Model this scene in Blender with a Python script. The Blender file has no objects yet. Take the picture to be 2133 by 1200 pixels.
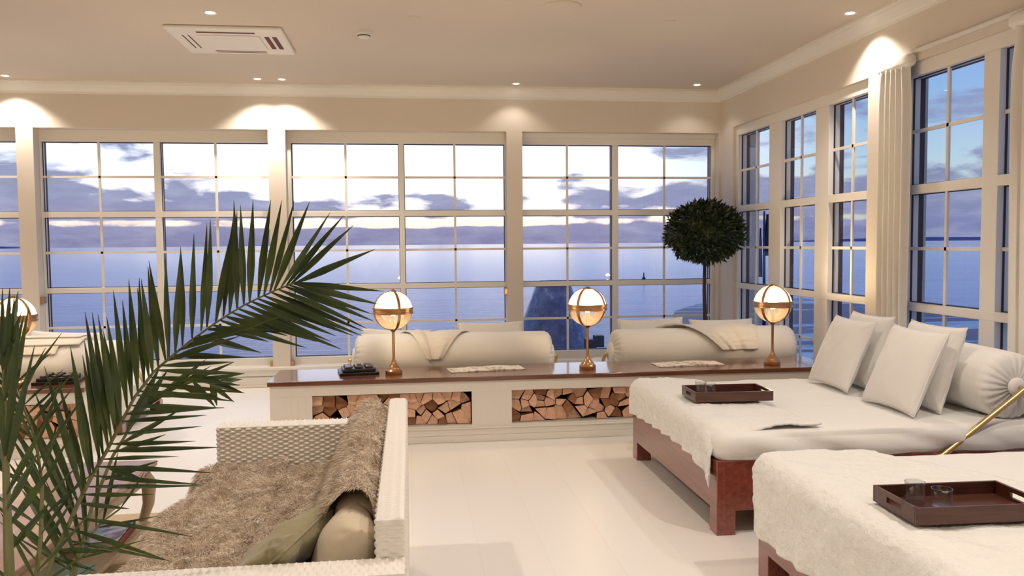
import bpy, bmesh, random
import numpy as np
from math import *
from mathutils import Vector, Matrix, noise

random.seed(7); RNG = np.random.default_rng(7)
S = bpy.context.scene
COL = S.collection

# ------------------------------------------------------------------ camera
PITCH, ROLL, YAW, FPX, HC = .0537, -.0085, .1248, 1710.4, 1.5
_fw = Vector((sin(YAW)*cos(PITCH), cos(YAW)*cos(PITCH), -sin(PITCH)))
_r0 = Vector((cos(YAW), -sin(YAW), 0)); _u0 = _r0.cross(_fw)
_R = _r0*cos(ROLL)+_u0*sin(ROLL); _U = -_r0*sin(ROLL)+_u0*cos(ROLL)
cam = bpy.data.objects.new('camera', bpy.data.cameras.new('camera')); COL.objects.link(cam)
cam.data.sensor_width = 36; cam.data.lens = FPX/2133*36
cam.data.clip_start = .05; cam.data.clip_end = 20000
cam.matrix_world = Matrix(((_R.x,_U.x,-_fw.x,0),(_R.y,_U.y,-_fw.y,0),(_R.z,_U.z,-_fw.z,HC),(0,0,0,1)))
S.camera = cam
def at(x, y, Y=None, X=None, Z=None):
    """point of the place seen at a spot of the photograph, on a known plane"""
    d = _fw+_R*((x-1066.5)/FPX)-_U*((y-600)/FPX)
    if Y is not None: t = Y/d.y
    elif X is not None: t = X/d.x
    else: t = (Z-HC)/d.z
    return Vector((0,0,HC))+d*t

# ------------------------------------------------------------------ render look
S.view_settings.view_transform = 'Standard'; S.view_settings.look = 'None'
S.view_settings.gamma = 1; S.view_settings.use_curve_mapping = False
S.view_settings.exposure = 0.12
S.cycles.max_bounces = 9; S.cycles.diffuse_bounces = 4; S.cycles.glossy_bounces = 4
S.cycles.transparent_max_bounces = 24; S.cycles.transmission_bounces = 8
S.cycles.sample_clamp_indirect = 4; S.cycles.caustics_reflective = False; S.cycles.caustics_refractive = False
S.cycles.use_light_tree = True

# ------------------------------------------------------------------ node helpers
class NT:
    def __init__(s, tree): s.t = tree; s.n = tree.nodes; s.l = tree.links
    def new(s, typ, **kw):
        nd = s.n.new(typ)
        for k, v in kw.items():
            if k.startswith('i_'): nd.inputs[k[2:].replace('_', ' ')].default_value = v
            else: setattr(nd, k, v)
        return nd
    def math(s, op, a, b=None, c=None, clamp=False):
        nd = s.n.new('ShaderNodeMath'); nd.operation = op; nd.use_clamp = clamp
        for i, v in enumerate((a, b, c)):
            if v is None: continue
            if isinstance(v, (int, float)): nd.inputs[i].default_value = v
            else: s.l.new(v, nd.inputs[i])
        return nd.outputs[0]
    def mix(s, f, a, b):
        nd = s.n.new('ShaderNodeMix'); nd.data_type = 'RGBA'
        for sock, v in ((nd.inputs[0], f), (nd.inputs[6], a), (nd.inputs[7], b)):
            if isinstance(v, (int, float)): sock.default_value = v
            elif isinstance(v, tuple): sock.default_value = (*v[:3], 1)
            else: s.l.new(v, sock)
        return nd.outputs[2]
    def ramp(s, f, stops, mode='LINEAR'):
        nd = s.n.new('ShaderNodeValToRGB'); nd.color_ramp.interpolation = mode
        e = nd.color_ramp.elements
        while len(e) < len(stops): e.new(.5)
        for k, (p, c) in enumerate(stops):
            e[k].position = p; e[k].color = (*c, 1) if len(c) == 3 else c
        s.l.new(f, nd.inputs[0]); return nd.outputs[0]
    def noise(s, vec, scale, detail=3, rough=.5, dist=0):
        nd = s.new('ShaderNodeTexNoise'); nd.inputs['Scale'].default_value = scale
        nd.inputs['Detail'].default_value = detail; nd.inputs['Roughness'].default_value = rough
        nd.inputs['Distortion'].default_value = dist
        if vec is not None: s.l.new(vec, nd.inputs['Vector'])
        return nd.outputs[0]
    def mapping(s, vec, scale=(1,1,1), rot=(0,0,0), loc=(0,0,0)):
        nd = s.new('ShaderNodeMapping'); nd.inputs['Scale'].default_value = scale
        nd.inputs['Rotation'].default_value = rot; nd.inputs['Location'].default_value = loc
        s.l.new(vec, nd.inputs['Vector']); return nd.outputs[0]
    def bump(s, h, strength=.3, dist=.01, normal=None):
        nd = s.new('ShaderNodeBump'); nd.inputs['Strength'].default_value = strength
        nd.inputs['Distance'].default_value = dist; s.l.new(h, nd.inputs['Height'])
        if normal is not None: s.l.new(normal, nd.inputs['Normal'])
        return nd.outputs[0]

def srgb(r, g, b):
    f = lambda c: (c/255/12.92 if c/255 <= .04045 else ((c/255+.055)/1.055)**2.4)
    return (f(r), f(g), f(b))

MATS = {}
def principled(name, col, rough=.5, metal=0, spec=.5, build=None, **kw):
    m = bpy.data.materials.new(name); m.use_nodes = True; t = NT(m.node_tree)
    b = t.n['Principled BSDF']
    b.inputs['Base Color'].default_value = (*col, 1); b.inputs['Roughness'].default_value = rough
    b.inputs['Metallic'].default_value = metal; b.inputs['Specular IOR Level'].default_value = spec
    for k, v in kw.items(): b.inputs[k.replace('_', ' ')].default_value = v
    if build:
        co = t.new('ShaderNodeTexCoord').outputs['Object']
        build(t, b, co)
    MATS[name] = m; return m

# ------------------------------------------------------------------ world: dusk sky with cloud banks
w = bpy.data.worlds.new('dusk_sky'); S.world = w; w.use_nodes = True
t = NT(w.node_tree); bg = t.n['Background']
geo = t.new('ShaderNodeTexCoord').outputs['Generated']
sep = t.new('ShaderNodeSeparateXYZ'); t.l.new(geo, sep.inputs[0])
dx, dy, dz = sep.outputs
az = t.math('ARCTAN2', dx, dy)                      # 0 = straight at the long window wall
e = t.math('MAXIMUM', dz, 0.0)
clear = t.ramp(t.math('MULTIPLY', e, 2.2), [(0, srgb(250,214,190)), (.06, srgb(255,232,214)), (.12, srgb(252,248,250)), (.30, srgb(232,240,255)), (.55, srgb(205,220,245)), (1, srgb(170,192,228))])
blue = t.ramp(t.math('MULTIPLY', e, 2.2), [(0, srgb(190,190,185)), (.1, srgb(206,212,200)), (.20, srgb(182,210,228)), (.36, srgb(146,184,230)), (.6, srgb(128,158,220)), (1, srgb(105,140,205))])
side = t.math('MULTIPLY', t.math('MAXIMUM', t.math('SUBTRACT', az, .24), 0.0), 3.6, clamp=True)
left = t.math('MULTIPLY', t.math('MAXIMUM', t.math('SUBTRACT', -.20, az), 0.0), 2.6, clamp=True)
lum = t.math('SUBTRACT', 1.36, t.math('MULTIPLY', side, .36))
base = t.mix(side, clear, blue)
base = t.mix(t.math('MULTIPLY', left, .45), base, blue)
vs = t.new('ShaderNodeVectorMath', operation='SCALE'); t.l.new(base, vs.inputs[0]); t.l.new(lum, vs.inputs['Scale'])
base = vs.outputs[0]
warp = t.noise(t.mapping(geo, scale=(14, 14, 30)), 1.0, 3, .5)
m1 = t.mapping(geo, scale=(11.0, 11.0, 30), loc=(2.3, .6, .35))
n1 = t.noise(m1, 1.0, 8, .52, .35)
m2 = t.mapping(geo, scale=(3.4, 3.4, 52), loc=(.3, 4.1, 0))
n2 = t.noise(m2, 1.0, 5, .5, .1)
nn = t.math('ADD', t.math('MULTIPLY', n1, .66), t.math('MULTIPLY', n2, .34))
thr = t.ramp(t.math('MULTIPLY', e, 4.0), [(0, (.10,)*3), (.07, (.26,)*3), (.095, (.50,)*3), (.112, (.545,)*3), (.135, (.43,)*3), (.185, (.44,)*3), (.23, (.47,)*3), (.29, (.535,)*3), (.36, (.585,)*3), (1, (.58,)*3)])
thr = t.math('SUBTRACT', thr, t.math('ADD', t.math('MULTIPLY', t.math('MULTIPLY', left, t.math('ADD', .45, t.math('MULTIPLY', e, 6.0))), .23), t.math('MULTIPLY', side, .075)))
cov = t.math('MULTIPLY', t.math('SUBTRACT', nn, thr), 16.0, clamp=True)
cc = t.ramp(t.math('MULTIPLY', e, 4.0), [(0, srgb(98,110,165)), (.10, srgb(118,126,176)), (.3, srgb(128,134,172)), (.6, srgb(132,148,190)), (1, srgb(150,168,208))])
cshade = t.noise(t.mapping(geo, scale=(16, 16, 60)), 1.0, 5, .6)
cc = t.mix(t.math('MULTIPLY', t.math('SUBTRACT', cshade, .42), 2.0, clamp=True), cc, srgb(170,176,208))
sky = t.mix(t.math('MULTIPLY', cov, .9), base, cc)
below = t.math('LESS_THAN', dz, -.002)
sky = t.mix(below, sky, srgb(95,110,150))
t.l.new(sky, bg.inputs[0]); bg.inputs[1].default_value = .97

# ------------------------------------------------------------------ materials
def m_wall(t, b, co):
    n = t.noise(co, 6, 3); t.l.new(t.bump(n, .05, .004), b.inputs['Normal'])
principled('wall_paint', (.74,.665,.565), .6, build=m_wall)
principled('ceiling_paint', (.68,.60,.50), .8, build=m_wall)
principled('frame_paint', (.84,.80,.72), .38)
def m_floor(t, b, co):
    br = t.new('ShaderNodeTexBrick'); br.inputs['Scale'].default_value = 1
    br.inputs['Brick Width'].default_value = 3.4; br.inputs['Row Height'].default_value = .32
    br.inputs['Mortar Size'].default_value = .0022; br.inputs['Mortar Smooth'].default_value = .3
    br.inputs['Color1'].default_value = (*srgb(244,240,233),1); br.inputs['Color2'].default_value = (*srgb(242,237,230),1)
    br.inputs['Mortar'].default_value = (*srgb(236,231,222),1)
    t.l.new(t.mapping(co, rot=(0,0,pi/2)), br.inputs['Vector'])
    n = t.noise(co, 1.3, 4)
    c = t.mix(t.math('MULTIPLY', n, .25), br.outputs[0], srgb(234,227,216))
    t.l.new(c, b.inputs['Base Color'])
    t.l.new(t.bump(br.outputs['Fac'], -.12, .001), b.inputs['Normal'])
    t.l.new(t.math('ADD', .30, t.math('MULTIPLY', n, .12)), b.inputs['Roughness'])
principled('floor_paint', (.8,.77,.72), .35, build=m_floor)
def wood(c1, c2, sc=(1,14,14), rough=.3):
    def f(t, b, co):
        n = t.noise(t.mapping(co, scale=sc), 3.0, 5, .6, .6)
        t.l.new(t.ramp(n, [(.3, c1), (.7, c2)]), b.inputs['Base Color'])
        t.l.new(t.bump(n, .06, .002), b.inputs['Normal'])
    return f
principled('mahogany', (.1,.03,.015), .22, build=wood(srgb(92,50,30), srgb(126,76,50)), Coat_Weight=.8, Coat_Roughness=.08)
principled('bed_wood', (.1,.03,.015), .3, build=wood(srgb(112,48,34), srgb(146,76,58), (14,1,14)), Coat_Weight=1.0, Coat_Roughness=.25)
principled('tray_wood', (.06,.02,.012), .33, build=wood(srgb(58,28,20), srgb(92,50,36), (1,16,16)), Coat_Weight=.3, Coat_Roughness=.2)
principled('table_wood', (.4,.3,.25), .3, build=wood(srgb(150,116,104), srgb(180,146,132), (14,1,14)), Coat_Weight=.3)
principled('table_leg_wood', (.6,.5,.4), .45, build=wood(srgb(176,158,132), srgb(200,182,158), (14,14,2)))
def fabric(scale=900, s=.25, wr=.0):
    def f(t, b, co):
        n = t.noise(co, 9, 4, .55); f_ = t.noise(co, scale, 2)
        nb = t.bump(f_, s, .0015)
        t.l.new(t.bump(n, .35+wr, .012, nb), b.inputs['Normal'])
    return f
principled('bed_linen', (.87,.855,.82), .85, spec=.2, build=fabric(500), Sheen_Weight=.15)
principled('pillow_cotton', (.86,.835,.79), .85, spec=.2, build=fabric(500, .3, .1), Sheen_Weight=.2)
principled('bolster_fabric', (.87,.845,.80), .85, spec=.2, build=fabric(600), Sheen_Weight=.15)
principled('throw_fabric', (.84,.79,.70), .9, spec=.15, build=fabric(350, .4, .1), Sheen_Weight=.25)
def m_quilt(t, b, co):
    v = t.new('ShaderNodeTexVoronoi'); v.inputs['Scale'].default_value = 30; v.feature = 'SMOOTH_F1'
    t.l.new(t.mapping(co, scale=(1, .55, 1)), v.inputs['Vector'])
    n = t.noise(co, 14, 4, .6)
    t.l.new(t.bump(v.outputs['Distance'], -.9, .02, t.bump(n, .7, .03)), b.inputs['Normal'])
principled('quilt_fabric', (.88,.865,.82), .9, spec=.15, build=m_quilt, Sheen_Weight=.3)
principled('green_fabric', srgb(152,143,108), .85, spec=.2, build=fabric(500, .3, .25), Sheen_Weight=.3)
principled('seat_fabric', srgb(214,200,176), .9, spec=.2, build=fabric(500, .3, .1))
principled('wicker', srgb(246,242,234), .4, build=lambda t,b,co: t.l.new(t.bump(t.noise(co, 220, 3), .3, .001), b.inputs['Normal']))
principled('wicker_shadow', srgb(150,134,112), .8)
def m_fur(t, b, co):
    n = t.noise(co, 22, 5, .7); n2 = t.noise(co, 170, 2, .6)
    f = t.math('ADD', t.math('MULTIPLY', n, .6), t.math('MULTIPLY', n2, .4))
    t.l.new(t.ramp(f, [(.34, srgb(180,160,136)), (.5, srgb(230,214,194)), (.64, srgb(250,243,232))]), b.inputs['Base Color'])
principled('fur', (.3,.2,.13), .6, spec=.3, build=m_fur, Sheen_Weight=.3)
principled('seal_rubber', srgb(52,44,50), .6); principled('outer_paint', srgb(74,56,46), .6)
principled('brass', (.72,.48,.22), .22, 1)
principled('aged_brass', (.56,.33,.17), .28, 1)
principled('gold_rod', (.72,.52,.22), .3, 1)
principled('white_plastic', (.84,.80,.73), .4)
principled('dark_slot', srgb(96,62,44), .7)
principled('black_lacquer', (.012,.010,.010), .3)
principled('dark_disc', (.05,.035,.03), .16)
principled('paper', srgb(232,222,208), .6, build=lambda t,b,co: t.l.new(t.mix(t.math('GREATER_THAN', t.noise(co, 26, 2), .56), srgb(236,228,214), srgb(190,172,156)), b.inputs['Base Color']))
principled('pot_terracotta', srgb(62,34,24), .5)
principled('soil', srgb(40,28,20), .95)
principled('bark', srgb(74,52,36), .8, build=lambda t,b,co: t.l.new(t.bump(t.noise(t.mapping(co, scale=(20,20,4)), 2, 4), .7, .01), b.inputs['Normal']))
def m_leaf(c1, c2):
    def f(t, b, co):
        t.l.new(t.ramp(t.noise(co, 9, 3), [(.35, c1), (.65, c2)]), b.inputs['Base Color'])
    return f
principled('topiary_leaf', (.02,.05,.01), .42, build=m_leaf(srgb(26,38,16), srgb(50,66,30)))
principled('palm_leaf', (.06,.12,.03), .42, build=m_leaf(srgb(42,66,30), srgb(78,94,40)), Transmission_Weight=0)
principled('palm_stem', srgb(112,114,70), .5)
principled('curtain_fabric', (.84,.80,.73), .85, spec=.2, build=fabric(500))
principled('log_end', (.6,.35,.2), .8, build=lambda t,b,co: t.l.new(t.ramp(t.noise(t.mapping(co, scale=(5,2,5)), 3, 5, .6, 1.2), [(.3, srgb(208,156,126)), (.55, srgb(238,192,162)), (.8, srgb(220,170,138))]), b.inputs['Base Color']))
principled('log_end_dark', (.4,.2,.12), .85, build=lambda t,b,co: t.l.new(t.ramp(t.noise(co, 18, 5, .6), [(.3, srgb(128,82,52)), (.7, srgb(172,120,82))]), b.inputs['Base Color']))
principled('log_bark', srgb(96,62,40), .95, build=lambda t,b,co: t.l.new(t.bump(t.noise(co, 60, 4), .8, .01), b.inputs['Normal']))
principled('cavity_wood', srgb(110,70,44), .8)
principled('rug_weave', srgb(206,186,154), .95, build=lambda t,b,co: t.l.new(t.bump(t.noise(t.mapping(co, scale=(1,5,1)), 60, 3), .8, .006), b.inputs['Normal']))
principled('book_red', srgb(130,38,30), .35); principled('book_teal', srgb(150,184,178), .35)
def m_cover(t, b, co):
    n = t.noise(co, 12, 3, .5, .5)
    t.l.new(t.ramp(n, [(.40, srgb(60,70,110)), (.47, srgb(170,185,205)), (.58, srgb(226,222,222)), (.66, srgb(120,60,60))]), b.inputs['Base Color'])
principled('book_cover', (.6,.6,.7), .2, build=m_cover)
principled('book_rose', srgb(176,140,132), .3)
principled('outdoor_dark', srgb(38,48,74), .5); principled('flag_cloth', srgb(40,50,92), .8)
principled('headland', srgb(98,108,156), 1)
def m_cover2(t, b, co):
    n = t.noise(co, 9, 5, .7)
    t.l.new(t.ramp(n, [(.30, srgb(66,80,122)), (.60, srgb(104,118,160)), (.76, srgb(212,222,240))]), b.inputs['Base Color'])
    t.l.new(t.bump(t.noise(co, 5, 4), .5, .03), b.inputs['Normal'])
principled('wet_cover', (.1,.15,.3), .15, build=m_cover2)
def m_beach(t, b, co):
    n = t.noise(t.mapping(co, scale=(.05,.30,1)), 1.0, 5, .55, .3)
    c = t.ramp(n, [(.40, srgb(64,62,104)), (.47, srgb(82,74,116)), (.50, srgb(150,178,206)), (.60, srgb(168,194,216)), (.64, srgb(84,70,96))])
    t.l.new(c, b.inputs['Base Color'])
principled('beach_ground', (.1,.1,.2), .5, build=m_beach)
def m_sea(t, b, co):
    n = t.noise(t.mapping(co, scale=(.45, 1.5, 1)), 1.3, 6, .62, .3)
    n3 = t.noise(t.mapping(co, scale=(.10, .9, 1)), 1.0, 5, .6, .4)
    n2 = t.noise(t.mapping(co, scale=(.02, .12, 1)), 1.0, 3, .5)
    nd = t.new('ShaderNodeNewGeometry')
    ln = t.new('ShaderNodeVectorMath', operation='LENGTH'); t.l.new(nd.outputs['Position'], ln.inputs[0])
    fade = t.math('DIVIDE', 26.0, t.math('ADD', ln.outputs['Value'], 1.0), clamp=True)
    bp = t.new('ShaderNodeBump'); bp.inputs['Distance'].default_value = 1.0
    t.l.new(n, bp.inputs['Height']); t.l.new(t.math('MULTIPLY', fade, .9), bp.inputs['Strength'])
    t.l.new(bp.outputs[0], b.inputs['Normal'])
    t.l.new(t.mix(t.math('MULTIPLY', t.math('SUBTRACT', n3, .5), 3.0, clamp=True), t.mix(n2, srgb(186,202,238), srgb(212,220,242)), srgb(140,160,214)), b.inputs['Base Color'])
principled('sea_water', (.25,.33,.6), .12, spec=.5, build=m_sea)

def m_glass(name, tint=(1,1,1), base=.0, ior=1.45, k=1.0, rough=0.0):
    m = bpy.data.materials.new(name); m.use_nodes = True; t = NT(m.node_tree)
    t.n.remove(t.n['Principled BSDF']); out = t.n['Material Output']
    tr = t.new('ShaderNodeBsdfTransparent'); tr.inputs[0].default_value = (*tint, 1)
    gl = t.new('ShaderNodeBsdfGlossy'); gl.inputs['Roughness'].default_value = rough
    g = t.new('ShaderNodeNewGeometry'); dt = t.new('ShaderNodeVectorMath', operation='DOT_PRODUCT')
    t.l.new(g.outputs['Incoming'], dt.inputs[0]); t.l.new(g.outputs['Normal'], dt.inputs[1])
    f5 = t.math('POWER', t.math('SUBTRACT', 1.0, t.math('ABSOLUTE', dt.outputs['Value'])), 5.0)
    fr = t.math('ADD', .045, t.math('MULTIPLY', f5, .955)); mx = t.new('ShaderNodeMixShader')
    t.l.new(t.math('ADD', base, t.math('MULTIPLY', fr, k), clamp=True), mx.inputs[0])
    t.l.new(tr.outputs[0], mx.inputs[1]); t.l.new(gl.outputs[0], mx.inputs[2]); t.l.new(mx.outputs[0], out.inputs[0])
    MATS[name] = m; return m
m_glass('window_glass', (.97,.98,1), 0, 1.45, .8)
m_glass('tumbler_glass', (.96,.97,.975), .05, 1.5, 1.8, .03)
# lamp globe: ribbed milky glass that scatters its bulb's light
m = bpy.data.materials.new('globe_glass'); m.use_nodes = True; t = NT(m.node_tree); t.n.remove(t.n['Principled BSDF'])
tr = t.new('ShaderNodeBsdfTransparent'); tr.inputs[0].default_value = (1,.97,.9,1)
tl = t.new('ShaderNodeBsdfTranslucent'); tl.inputs[0].default_value = (1,.86,.64,1)
gl = t.new('ShaderNodeBsdfGlossy'); gl.inputs['Roughness'].default_value = .15
a = t.new('ShaderNodeMixShader'); a.inputs[0].default_value = .11
t.l.new(tr.outputs[0], a.inputs[1]); t.l.new(tl.outputs[0], a.inputs[2])
fr = t.new('ShaderNodeFresnel'); b_ = t.new('ShaderNodeMixShader'); t.l.new(fr.outputs[0], b_.inputs[0])
t.l.new(a.outputs[0], b_.inputs[1]); t.l.new(gl.outputs[0], b_.inputs[2]); t.l.new(b_.outputs[0], t.n['Material Output'].inputs[0])
co = t.new('ShaderNodeTexCoord').outputs['Object']
wv = t.new('ShaderNodeTexWave', bands_direction='Z'); wv.inputs['Scale'].default_value = 40; t.l.new(co, wv.inputs['Vector'])
t.l.new(t.bump(wv.outputs['Fac'], .2, .002), tl.inputs['Normal'])
MATS['globe_glass'] = m
def emis(name, col, st):
    m = bpy.data.materials.new(name); m.use_nodes = True; t = NT(m.node_tree); t.n.remove(t.n['Principled BSDF'])
    em = t.new('ShaderNodeEmission'); em.inputs[0].default_value = (*col, 1); em.inputs[1].default_value = st
    t.l.new(em.outputs[0], t.n['Material Output'].inputs[0]); MATS[name] = m
emis('lamp_bulb', (1,.78,.50), 490); emis('downlight_on', (1,.92,.8), 14)

# ------------------------------------------------------------------ object helpers
def tag(o, label=None, cat=None, group=None, kind=None):
    if label: o['label'] = label
    if cat: o['category'] = cat
    if group: o['group'] = group
    if kind: o['kind'] = kind
    return o
def thing(name, label, cat, loc=(0,0,0), rz=0, group=None):
    o = bpy.data.objects.new(name, None); COL.objects.link(o); o.empty_display_size = .05
    o.location = loc; o.rotation_euler = (0,0,rz); return tag(o, label, cat, group)
def obj(name, me, mat, parent=None, mats=None):
    o = bpy.data.objects.new(name, me); COL.objects.link(o)
    for mm in (mats or [mat]): me.materials.append(MATS[mm])
    if parent: o.parent = parent
    return o
def mesh(verts, faces, smooth=False, mi=None):
    me = bpy.data.meshes.new('m'); me.from_pydata([tuple(v) for v in verts], [], faces); 
    if smooth: me.shade_smooth()
    if mi is not None: me.polygons.foreach_set('material_index', mi)
    me.update(); return me
def copy_tree(o, parent=None):
    c = o.copy(); COL.objects.link(c); c.parent = parent
    for ch in list(o.children): copy_tree(ch, c)
    return c
class MB:
    """collects solids into one mesh"""
    def __init__(s): s.v = []; s.f = []
    def add(s, v, f):
        k = len(s.v); s.v += [tuple(p) for p in v]; s.f += [tuple(i+k for i in q) for q in f]; return s
    def box(s, x0, x1, y0, y1, z0, z1, bev=0, seg=2):
        if bev:
            bm = bmesh.new(); bmesh.ops.create_cube(bm, size=1)
            for v in bm.verts: v.co = Vector(((x0+x1)/2+v.co.x*(x1-x0), (y0+y1)/2+v.co.y*(y1-y0), (z0+z1)/2+v.co.z*(z1-z0)))
            bmesh.ops.bevel(bm, geom=bm.edges[:], offset=bev, segments=seg, affect='EDGES', profile=.5)
            bm.verts.index_update(); s.add([v.co.copy() for v in bm.verts], [[v.index for v in f.verts] for f in bm.faces]); bm.free(); return s
        v = [(x,y,z) for x in (x0,x1) for y in (y0,y1) for z in (z0,z1)]
        return s.add(v, [(0,1,3,2),(4,6,7,5),(0,4,5,1),(2,3,7,6),(0,2,6,4),(1,5,7,3)])
    def tube(s, pts, r, n=12, cap=True):
        pts = [Vector(p) for p in pts]; rs = r if isinstance(r, (list,tuple)) else [r]*len(pts)
        V = []; up = None
        for i, p in enumerate(pts):
            d = (pts[min(i+1,len(pts)-1)]-pts[max(i-1,0)]).normalized()
            if up is None: up = d.orthogonal().normalized()
            up = (up-d*up.dot(d)).normalized(); q = d.cross(up)
            V += [p+(up*cos(2*pi*k/n)+q*sin(2*pi*k/n))*rs[i] for k in range(n)]
        F = [(i*n+k, i*n+(k+1)%n, (i+1)*n+(k+1)%n, (i+1)*n+k) for i in range(len(pts)-1) for k in range(n)]
        if cap: F += [tuple(range(n-1,-1,-1)), tuple((len(pts)-1)*n+k for k in range(n))]
        return s.add(V, F)
    def lathe(s, prof, n=32, o=(0,0,0), M=None):
        V = []
        for r, z in prof:
            V += [Vector((r*cos(2*pi*k/n), r*sin(2*pi*k/n), z)) for k in range(n)]
        F = [(i*n+k, i*n+(k+1)%n, (i+1)*n+(k+1)%n, (i+1)*n+k) for i in range(len(prof)-1) for k in range(n)]
        if prof[0][0] > 1e-6: F.append(tuple(range(n-1,-1,-1)))
        if prof[-1][0] > 1e-6: F.append(tuple((len(prof)-1)*n+k for k in range(n)))
        if M: V = [M@v for v in V]
        return s.add([v+Vector(o) for v in V], F)
    def prism(s, poly, y0, y1):
        n = len(poly); V = [(x,y0,z) for x,z in poly]+[(x,y1,z) for x,z in poly]
        return s.add(V, [tuple(range(n)), tuple(range(2*n-1,n-1,-1))]+[(i,i+n,(i+1)%n+n,(i+1)%n) for i in range(n)])
    def me(s, smooth=False, auto=None):
        m = mesh(s.v, s.f, smooth)
        bm = bmesh.new(); bm.from_mesh(m); bmesh.ops.recalc_face_normals(bm, faces=bm.faces)
        if auto:
            for e in bm.edges:
                if len(e.link_faces) == 2 and e.calc_face_angle(0) > radians(auto): e.smooth = False
        bm.to_mesh(m); bm.free(); return m
    def obj(s, name, mat, parent=None, smooth=False, auto=None, mats=None):
        return obj(name, s.me(smooth or bool(auto), auto), mat, parent, mats)
def grid_faces(nu, nv, wrap=False):
    F = []
    for i in range(nu-1):
        for j in range(nv-1): F.append((i*nv+j, (i+1)*nv+j, (i+1)*nv+j+1, i*nv+j+1))
    return F
def nz(x, y, z=0, s=1.0): return noise.noise(Vector((x*s, y*s, z*s)))

# ------------------------------------------------------------------ room shell
CZ = 3.19; YB = 8.93; YG = 9.1; XR = 3.5; XG = 3.58; XL = -6.9; YF = -3.2
def st(mb, name, mat, **k): return tag(mb.obj(name, mat, **k), kind='structure')
st(MB().box(XL-.1, XR+.3, YF-.1, YB+.34, -.2, 0), 'floor', 'floor_paint')
st(MB().box(XL-.1, XR+.3, YF-.1, YB+.34, CZ, CZ+.15), 'ceiling', 'ceiling_paint')
wb = MB(); wb.box(XL, XR+.3, YB, YB+.3, 2.72, CZ); wb.box(XL, XR+.3, YB, YB+.3, 0, .19)
POSTS = [(-6.42,-6.24), (-3.925,-3.76), (-1.447,-1.27), (1.073,1.247)]
for a, b in POSTS: wb.box(a, b, YB, YB+.3, .19, 2.72)
wb.box(XL, -6.42, YB, YB+.3, .19, 2.72)
wb.box(3.475, XR+.3, YB, YB+.3, .19, 2.72)
st(wb, 'wall_back', 'wall_paint')
wr = MB(); ZT = 2.742
wr.box(XR, XR+.3, YF, YB, ZT, CZ); wr.box(XR, XR+.3, YF, YB, 0, .2)
RP = [(8.58, YB), (5.66, 5.95), (2.55, 2.85)]
for a, b in RP: wr.box(XR, XR+.3, a, b, .2, ZT)
wr.box(XR, XR+.3, YF, 2.55, .2, ZT)
st(wr, 'wall_right', 'wall_paint')
st(MB().box(XL-.2, XL, YF, YB+.3, 0, CZ), 'wall_left', 'wall_paint')
st(MB().box(XL, XR+.3, YF-.2, YF, 0, CZ), 'wall_front', 'wall_paint')
# crown moulding (stepped cove) and skirting
cp = [(0,0),(.012,0),(.014,.018),(.03,.024),(.05,.05),(.07,.085),(.074,.105),(.09,.108),(.09,.13),(0,.13)]
c = MB(); V = []
n = len(cp)
def sweep(a, b, fn):
    mb = MB(); V = [fn(a, p) for p in cp]+[fn(b, p) for p in cp]
    return mb.add(V, [tuple(range(n)), tuple(range(2*n-1,n-1,-1))]+[(i,i+n,(i+1)%n+n,(i+1)%n) for i in range(n)])
st(sweep(XL, XR, lambda a,p: (a-(p[0] if a>0 else 0), YB-p[0], CZ-.13+p[1])), 'trim_1', 'frame_paint')
st(sweep(YF, YB, lambda a,p: (XR-p[0], a-(p[0] if a>0 else 0), CZ-.13+p[1])), 'trim_2', 'frame_paint')
b = MB().box(XL, XR, YB-.02, YB, 0, .11, .004).box(XL, XR, YB-.028, YB, .0, .03, .004).box(XL, XR, YB-.05, YB+.16, .185, .215, .006).box(XL, XR, YB-.012, YB, .12, .18, .003)
st(b, 'baseboard_back', 'frame_paint')
b = MB().box(XR-.02, XR, YF, YB-.05, 0, .11, .004).box(XR-.05, XR+.1, YF, YB-.06, .185, .21, .006)
st(b, 'baseboard_right', 'frame_paint')

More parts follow.
